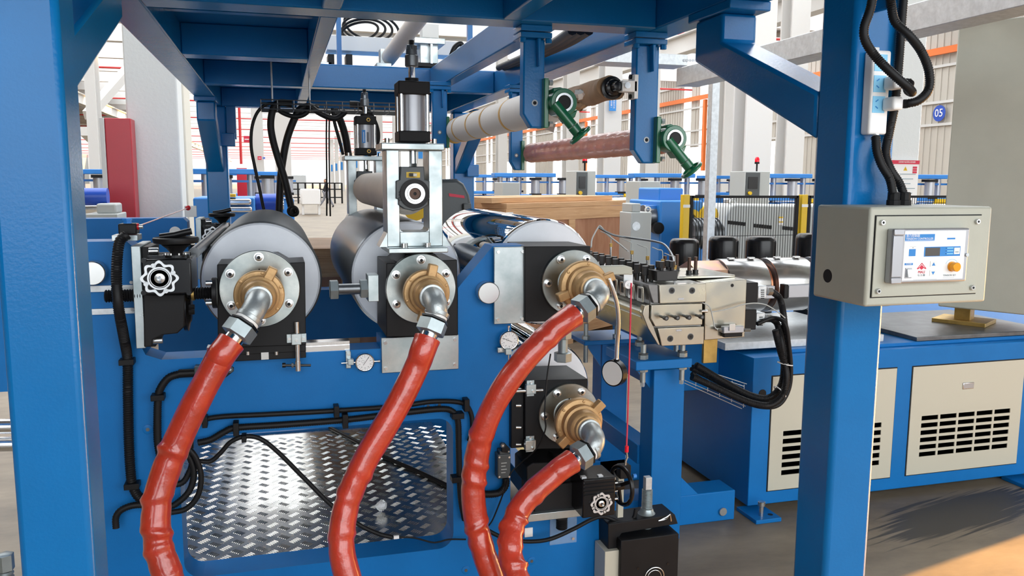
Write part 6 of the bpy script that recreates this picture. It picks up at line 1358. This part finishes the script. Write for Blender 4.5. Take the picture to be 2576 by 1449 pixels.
# blue machine and motor just behind the rear left column
t = ground(thing('blue_press', P(560, 560, 9.2), 'blue press with roll stack behind the rear left column', 'machine'))
zb_box('frame', 'blue_bg', t, 485, 640, 497, 9.2, .9, .02); bxo('roll', 'chrome_soft', t, 560, 500, 632, 516, 9.1, 9.2, .02); bxo('roll', 'chrome_soft', t, 560, 520, 634, 535, 9.1, 9.2, .02); bxo('yellow_edge', 'yellow', t, 545, 488, 592, 496, 9.1, 9.3, .004)
c = P(672, 510, 9.6); MB().cyl(c-XX*.12, c+XX*.1, .1, seg=24).build('motor', 'navy_bg', t); MB().cyl(c+XX*.1, c+XX*.17, .085, seg=20).build('motor_fan', 'black', t)
c = P(257, 495, 9.4); t = ground(thing('grey_machine', c, 'grey machine cabinet with round vent behind the left post', 'machine')); zb_box('body', 'cabinet_bg', t, 210, 296, 538, 9.0, .5); bxo('hood', 'cabinet_bg', t, 242, 512, 292, 538, 9.05, 9.4, .02); c = P(255, 575, 9.0); MB().cyl(c, c-YY*.01, .075, seg=28).build('round_vent', 'galv', t); c = P(245, 495, 9.3); MB().cyl(c-XX*.2, c+XX*.1, .09, seg=24).build('motor', 'navy_bg', t)
# red fire post
t = ground(thing('fire_post', P(612, 450, 15), 'red fire riser pipe with box in the hall', 'pipe')); X = P(608, 440, 14.5).x; MB().cyl((X, 14.5, 2.0), (X, 14.5, 8.2), .022, seg=10).build('riser', 'pipe_red', t); X2_ = P(609, 450, 14.5).x; MB().box(X2_-.08, X2_+.08, 14.45, 14.6, 0, P(609, 423, 14.5).z).build('red_post', 'red', t)
# red and blue plates on the columns
for (x0, y0, x1, y1, Y, m, lb) in ((613, 342, 628, 358, 29.9, 'print_red', 'red safety plate on slim white hall column'), (648, 393, 658, 402, 29.9, 'print_red', 'small red plate low on the slim hall column'), (661, 395, 667, 400, 25.8, 'navy_bg', 'small blue plate on the hall column behind hoses'), (1533, 245, 1550, 279, 23.9, 'print_blue', 'blue vertical banner on white column behind the brown roller'), (1858, 337, 1868, 364, 25.9, 'print_blue', 'blue vertical banner on the cream column by the post'), (928, 318, 938, 346, 30, 'print_blue', 'blue banner behind the far air cylinder'), (854, 360, 862, 382, 36, 'print_blue', 'blue banner far down the hall')):
    t = thing('banner' if m != 'print_red' else 'sign_plate', P((x0+x1)/2, y1, Y), lb, 'sign'); bxo('plate', m, t, x0, y0, x1, y1, Y-.03, Y-.01, 0)
    h_ = (P(x0, y0, Y)-P(x0, y1, Y)).length
    if 'banner' in t.name and y1-y0 > 20:
        for k, chs in enumerate(('安全第一', '预防为主')): text('\n'.join(chs[::1]), h_*.17, 'banner_text', 'pure_white', t, P(x0+(x1-x0)*(.3+.4*k), (y0+y1)/2, Y-.04), XX, ZZ, .001)
    else: MB().box(P(x0+2, y0, Y).x, P(x1-2, y0, Y).x, Y-.04, Y-.03, P(x0, y0+(y1-y0)*.6, Y).z, P(x0, y0+(y1-y0)*.45, Y).z).build('print_line', 'pure_white', t)
# far white machines, guard rail
for k, (x0, x1, yt, Y, m, lb) in enumerate(((672, 736, 468, 42, 'pure_white', 'white machine block far down the hall'), (757, 806, 476, 42, 'pure_white', 'white bench machine beside the walking person'), (678, 705, 442, 70, 'galv', 'grey tarpaulin covered machine far behind'), (728, 770, 440, 70, 'galv', 'pale silo hopper far behind the hoses'))):
    t = ground(thing('far_machine', P((x0+x1)/2, 520, Y), lb, 'machine')); zb_box('body', m, t, x0, x1, yt, Y, 2, .05, .5)
    for x in (x0+4, x1-4): zb_box('leg', m, t, x-3, x+3, yt+4, Y+.2, .4, 0)
t = ground(thing('guard_rail', P(770, 520, 60), 'long black guard rail and pallets far down the hall', 'railing'))
a, b = P(655, 470, 62).x, P(860, 470, 62).x
for z in (.4, 1.0, 1.45): MB().box(a, b, 62, 62.08, z, z+.08).build('rail', 'black_matt', t)
for k in range(12): MB().box(a+(b-a)*k/11-.06, a+(b-a)*k/11+.06, 61.98, 62.1, 0, 1.5).build('rail_post', 'black_matt', t)
# walking person
pc = PZ(822, 520, 0); pc.y = 45.; pc = PZ(822, 522, 0)
t = thing('person', (pc.x, pc.y, 0), 'person in dark jacket and grey trousers walking across the hall', 'person'); X, Y = pc.x, pc.y
def skin(name, verts, edges, radii, m, par):
    me = bpy.data.meshes.new(name); me.from_pydata([V(v) for v in verts], edges, []); o = bpy.data.objects.new(name, me); COL.objects.link(o); o.parent = par
    md = o.modifiers.new('skin', 'SKIN'); o.modifiers.new('sub', 'SUBSURF').levels = 1
    for i, r in enumerate(radii): me.skin_vertices[0].data[i].radius = (r, r)
    me.skin_vertices[0].data[0].use_root = True; me.materials.append(MT[m]); return o
vs_b = [(0, 0, .95), (0, 0, 1.2), (-.02, 0, 1.4), (-.04, 0, 1.52), (-.05, 0, 1.62), (-.06, 0, 1.72),   # pelvis, chest, shoulders, neck, head
        (.05, -.1, .9), (.2, -.1, .5), (.42, -.1, .08), (.5-.18, -.1, .04), (-.05, .1, .9), (-.16, .1, .5), (-.42, .1, .1), (-.55, .1, .05),
        (-.02, -.2, 1.42), (.12, -.26, 1.14), (-.05, -.28, .92), (-.02, .2, 1.42), (-.14, .25, 1.14), (-.24, .24, .94)]
ed = [(0, 1), (1, 2), (2, 3), (3, 4), (4, 5), (0, 6), (6, 7), (7, 8), (8, 9), (0, 10), (10, 11), (11, 12), (12, 13), (2, 14), (14, 15), (15, 16), (2, 17), (17, 18), (18, 19)]
skin('body', vs_b, ed, [.15, .16, .17, .065, .1, .1, .1, .065, .045, .05, .1, .065, .045, .05, .075, .055, .04, .075, .055, .04], 'cloth_dark', t)
skin('trousers', [vs_b[0], vs_b[6], vs_b[7], (.4, -.1, .13), vs_b[10], vs_b[11], (-.4, .1, .15)], [(0, 1), (1, 2), (2, 3), (0, 4), (4, 5), (5, 6)], [.165, .115, .08, .065, .115, .08, .065], 'cloth_grey', t)
MB().ball((X-.065, Y-.02, 1.66), .09, .09, .115, seg=16).build('face', 'skin', t); MB().ball((X-.045, Y+.01, 1.70), .1, .1, .1, seg=16).build('hair', 'hair', t)
# ================================================================== bits at the lower left
for k, (y, lb) in enumerate(((1075, 'upper steel round bar lying behind the left post'), (1120, 'lower steel round bar lying behind the left post'))):
    a, b = P(-120, y, 3.6), P(60, y-4, 3.6); MB().cyl(a, b, .03, seg=24).build('steel_bar', 'chrome_soft', label=lb, cat='bar')
c = P(15, 1449, 2.6); t = thing('jack_bolt', (c.x, 2.6, 0), 'zinc jack bolt standing at the foot of the left post', 'bolt'); z = P(15, 1393, 2.6).z; MB().hexa((c.x, 2.6, z-.05), (c.x, 2.6, z), .025).build('bolt_head', 'nut', t); MB().lathe((c.x, 2.6, 0), ZZ, [(k*.006, .022 if k % 2 else .018) for k in range(int((z-.05)/.006)+1)], 16).build('threaded_rod', 'nut', t)
# ================================================================== walls that frame the daylight
box(WX, WX+.3, -24, 3.6, 0, 12).build('wall_right_sun_jamb', 'siding', kind='structure', label='unseen sheet metal wall added to bound the sun patch', cat='wall')  # unseen near wall, added to bound the sun patch on the floor
box(WX, WX+.3, 3.6, 9.0, 6.2, 12).build('wall_right_sun_lintel', 'siding', kind='structure', label='unseen sheet metal lintel added to trim the sun patch', cat='wall')  # unseen lintel, its height set to end the sun patch
box(-60.3, -60, -9.3, 300, 0, 10.5).build('wall_left_added', 'hall_grey', kind='structure', label='unseen grey hall wall added to cut daylight from the left', cat='wall')  # unseen wall, added to darken left-facing sides
wf = thing('wall_front_added', (0, -9.2, 0), 'unseen wall with added open gap lighting the machine front', 'wall', kind='structure')  # unseen wall, its unglazed gap added to light the front faces
MB().box(-60, -6, -9.3, -9, 0, 10.6).build('added_solid_wall', 'hall_grey', wf); MB().box(-6, WX, -9.3, -9, 0, .7).build('added_sill', 'hall_grey', wf); MB().box(-6, WX, -9.3, -9, 8.6, 10.6).build('added_lintel', 'hall_grey', wf)
for k in range(9): MB().box(-6+4.2*k-.12, -6+4.2*k+.12, -9.3, -9.05, .7, 8.6).build('added_bar', 'hall_grey', wf)  # bars across the added opening, there for reflections
MB().box(-6, WX, -9.25, -9.1, 4.5, 4.65).build('added_crossbar', 'hall_grey', wf)
box(-60, WX, 300, 300.3, 0, 10.5).build('wall_back', 'hall_white', kind='structure', label='white wall at the far end of the hall', cat='wall')

# thin yellow slab on the floor
MB().box(.7, 2.15, 4.9, 6.4, .001, .004).build('floor_patch', 'floor_yellow', label='flat yellow area on the floor behind the rolls', cat='floor marking')

# receding row of hall columns
hc0 = None
for k in range(10):
    Y = 44+12*k
    if hc0 is None:
        hc0 = thing('hall_column', (9.5, Y, 0), 'white steel column in the long row receding down the hall', 'column', 'receding hall columns')
        MB().box(9.2, 9.8, Y, Y+.06, 0, 8.9).box(9.2, 9.8, Y+.54, Y+.6, 0, 8.9).box(9.47, 9.53, Y+.06, Y+.54, 0, 8.9).build('shaft', 'hall_white', hc0)
        MB().box(9.25, 9.55, Y-.03, Y-.01, 3.2, 4.4).build('blue_banner', 'print_blue', hc0)
    else: dup(hc0, (0, 12*k, 0))
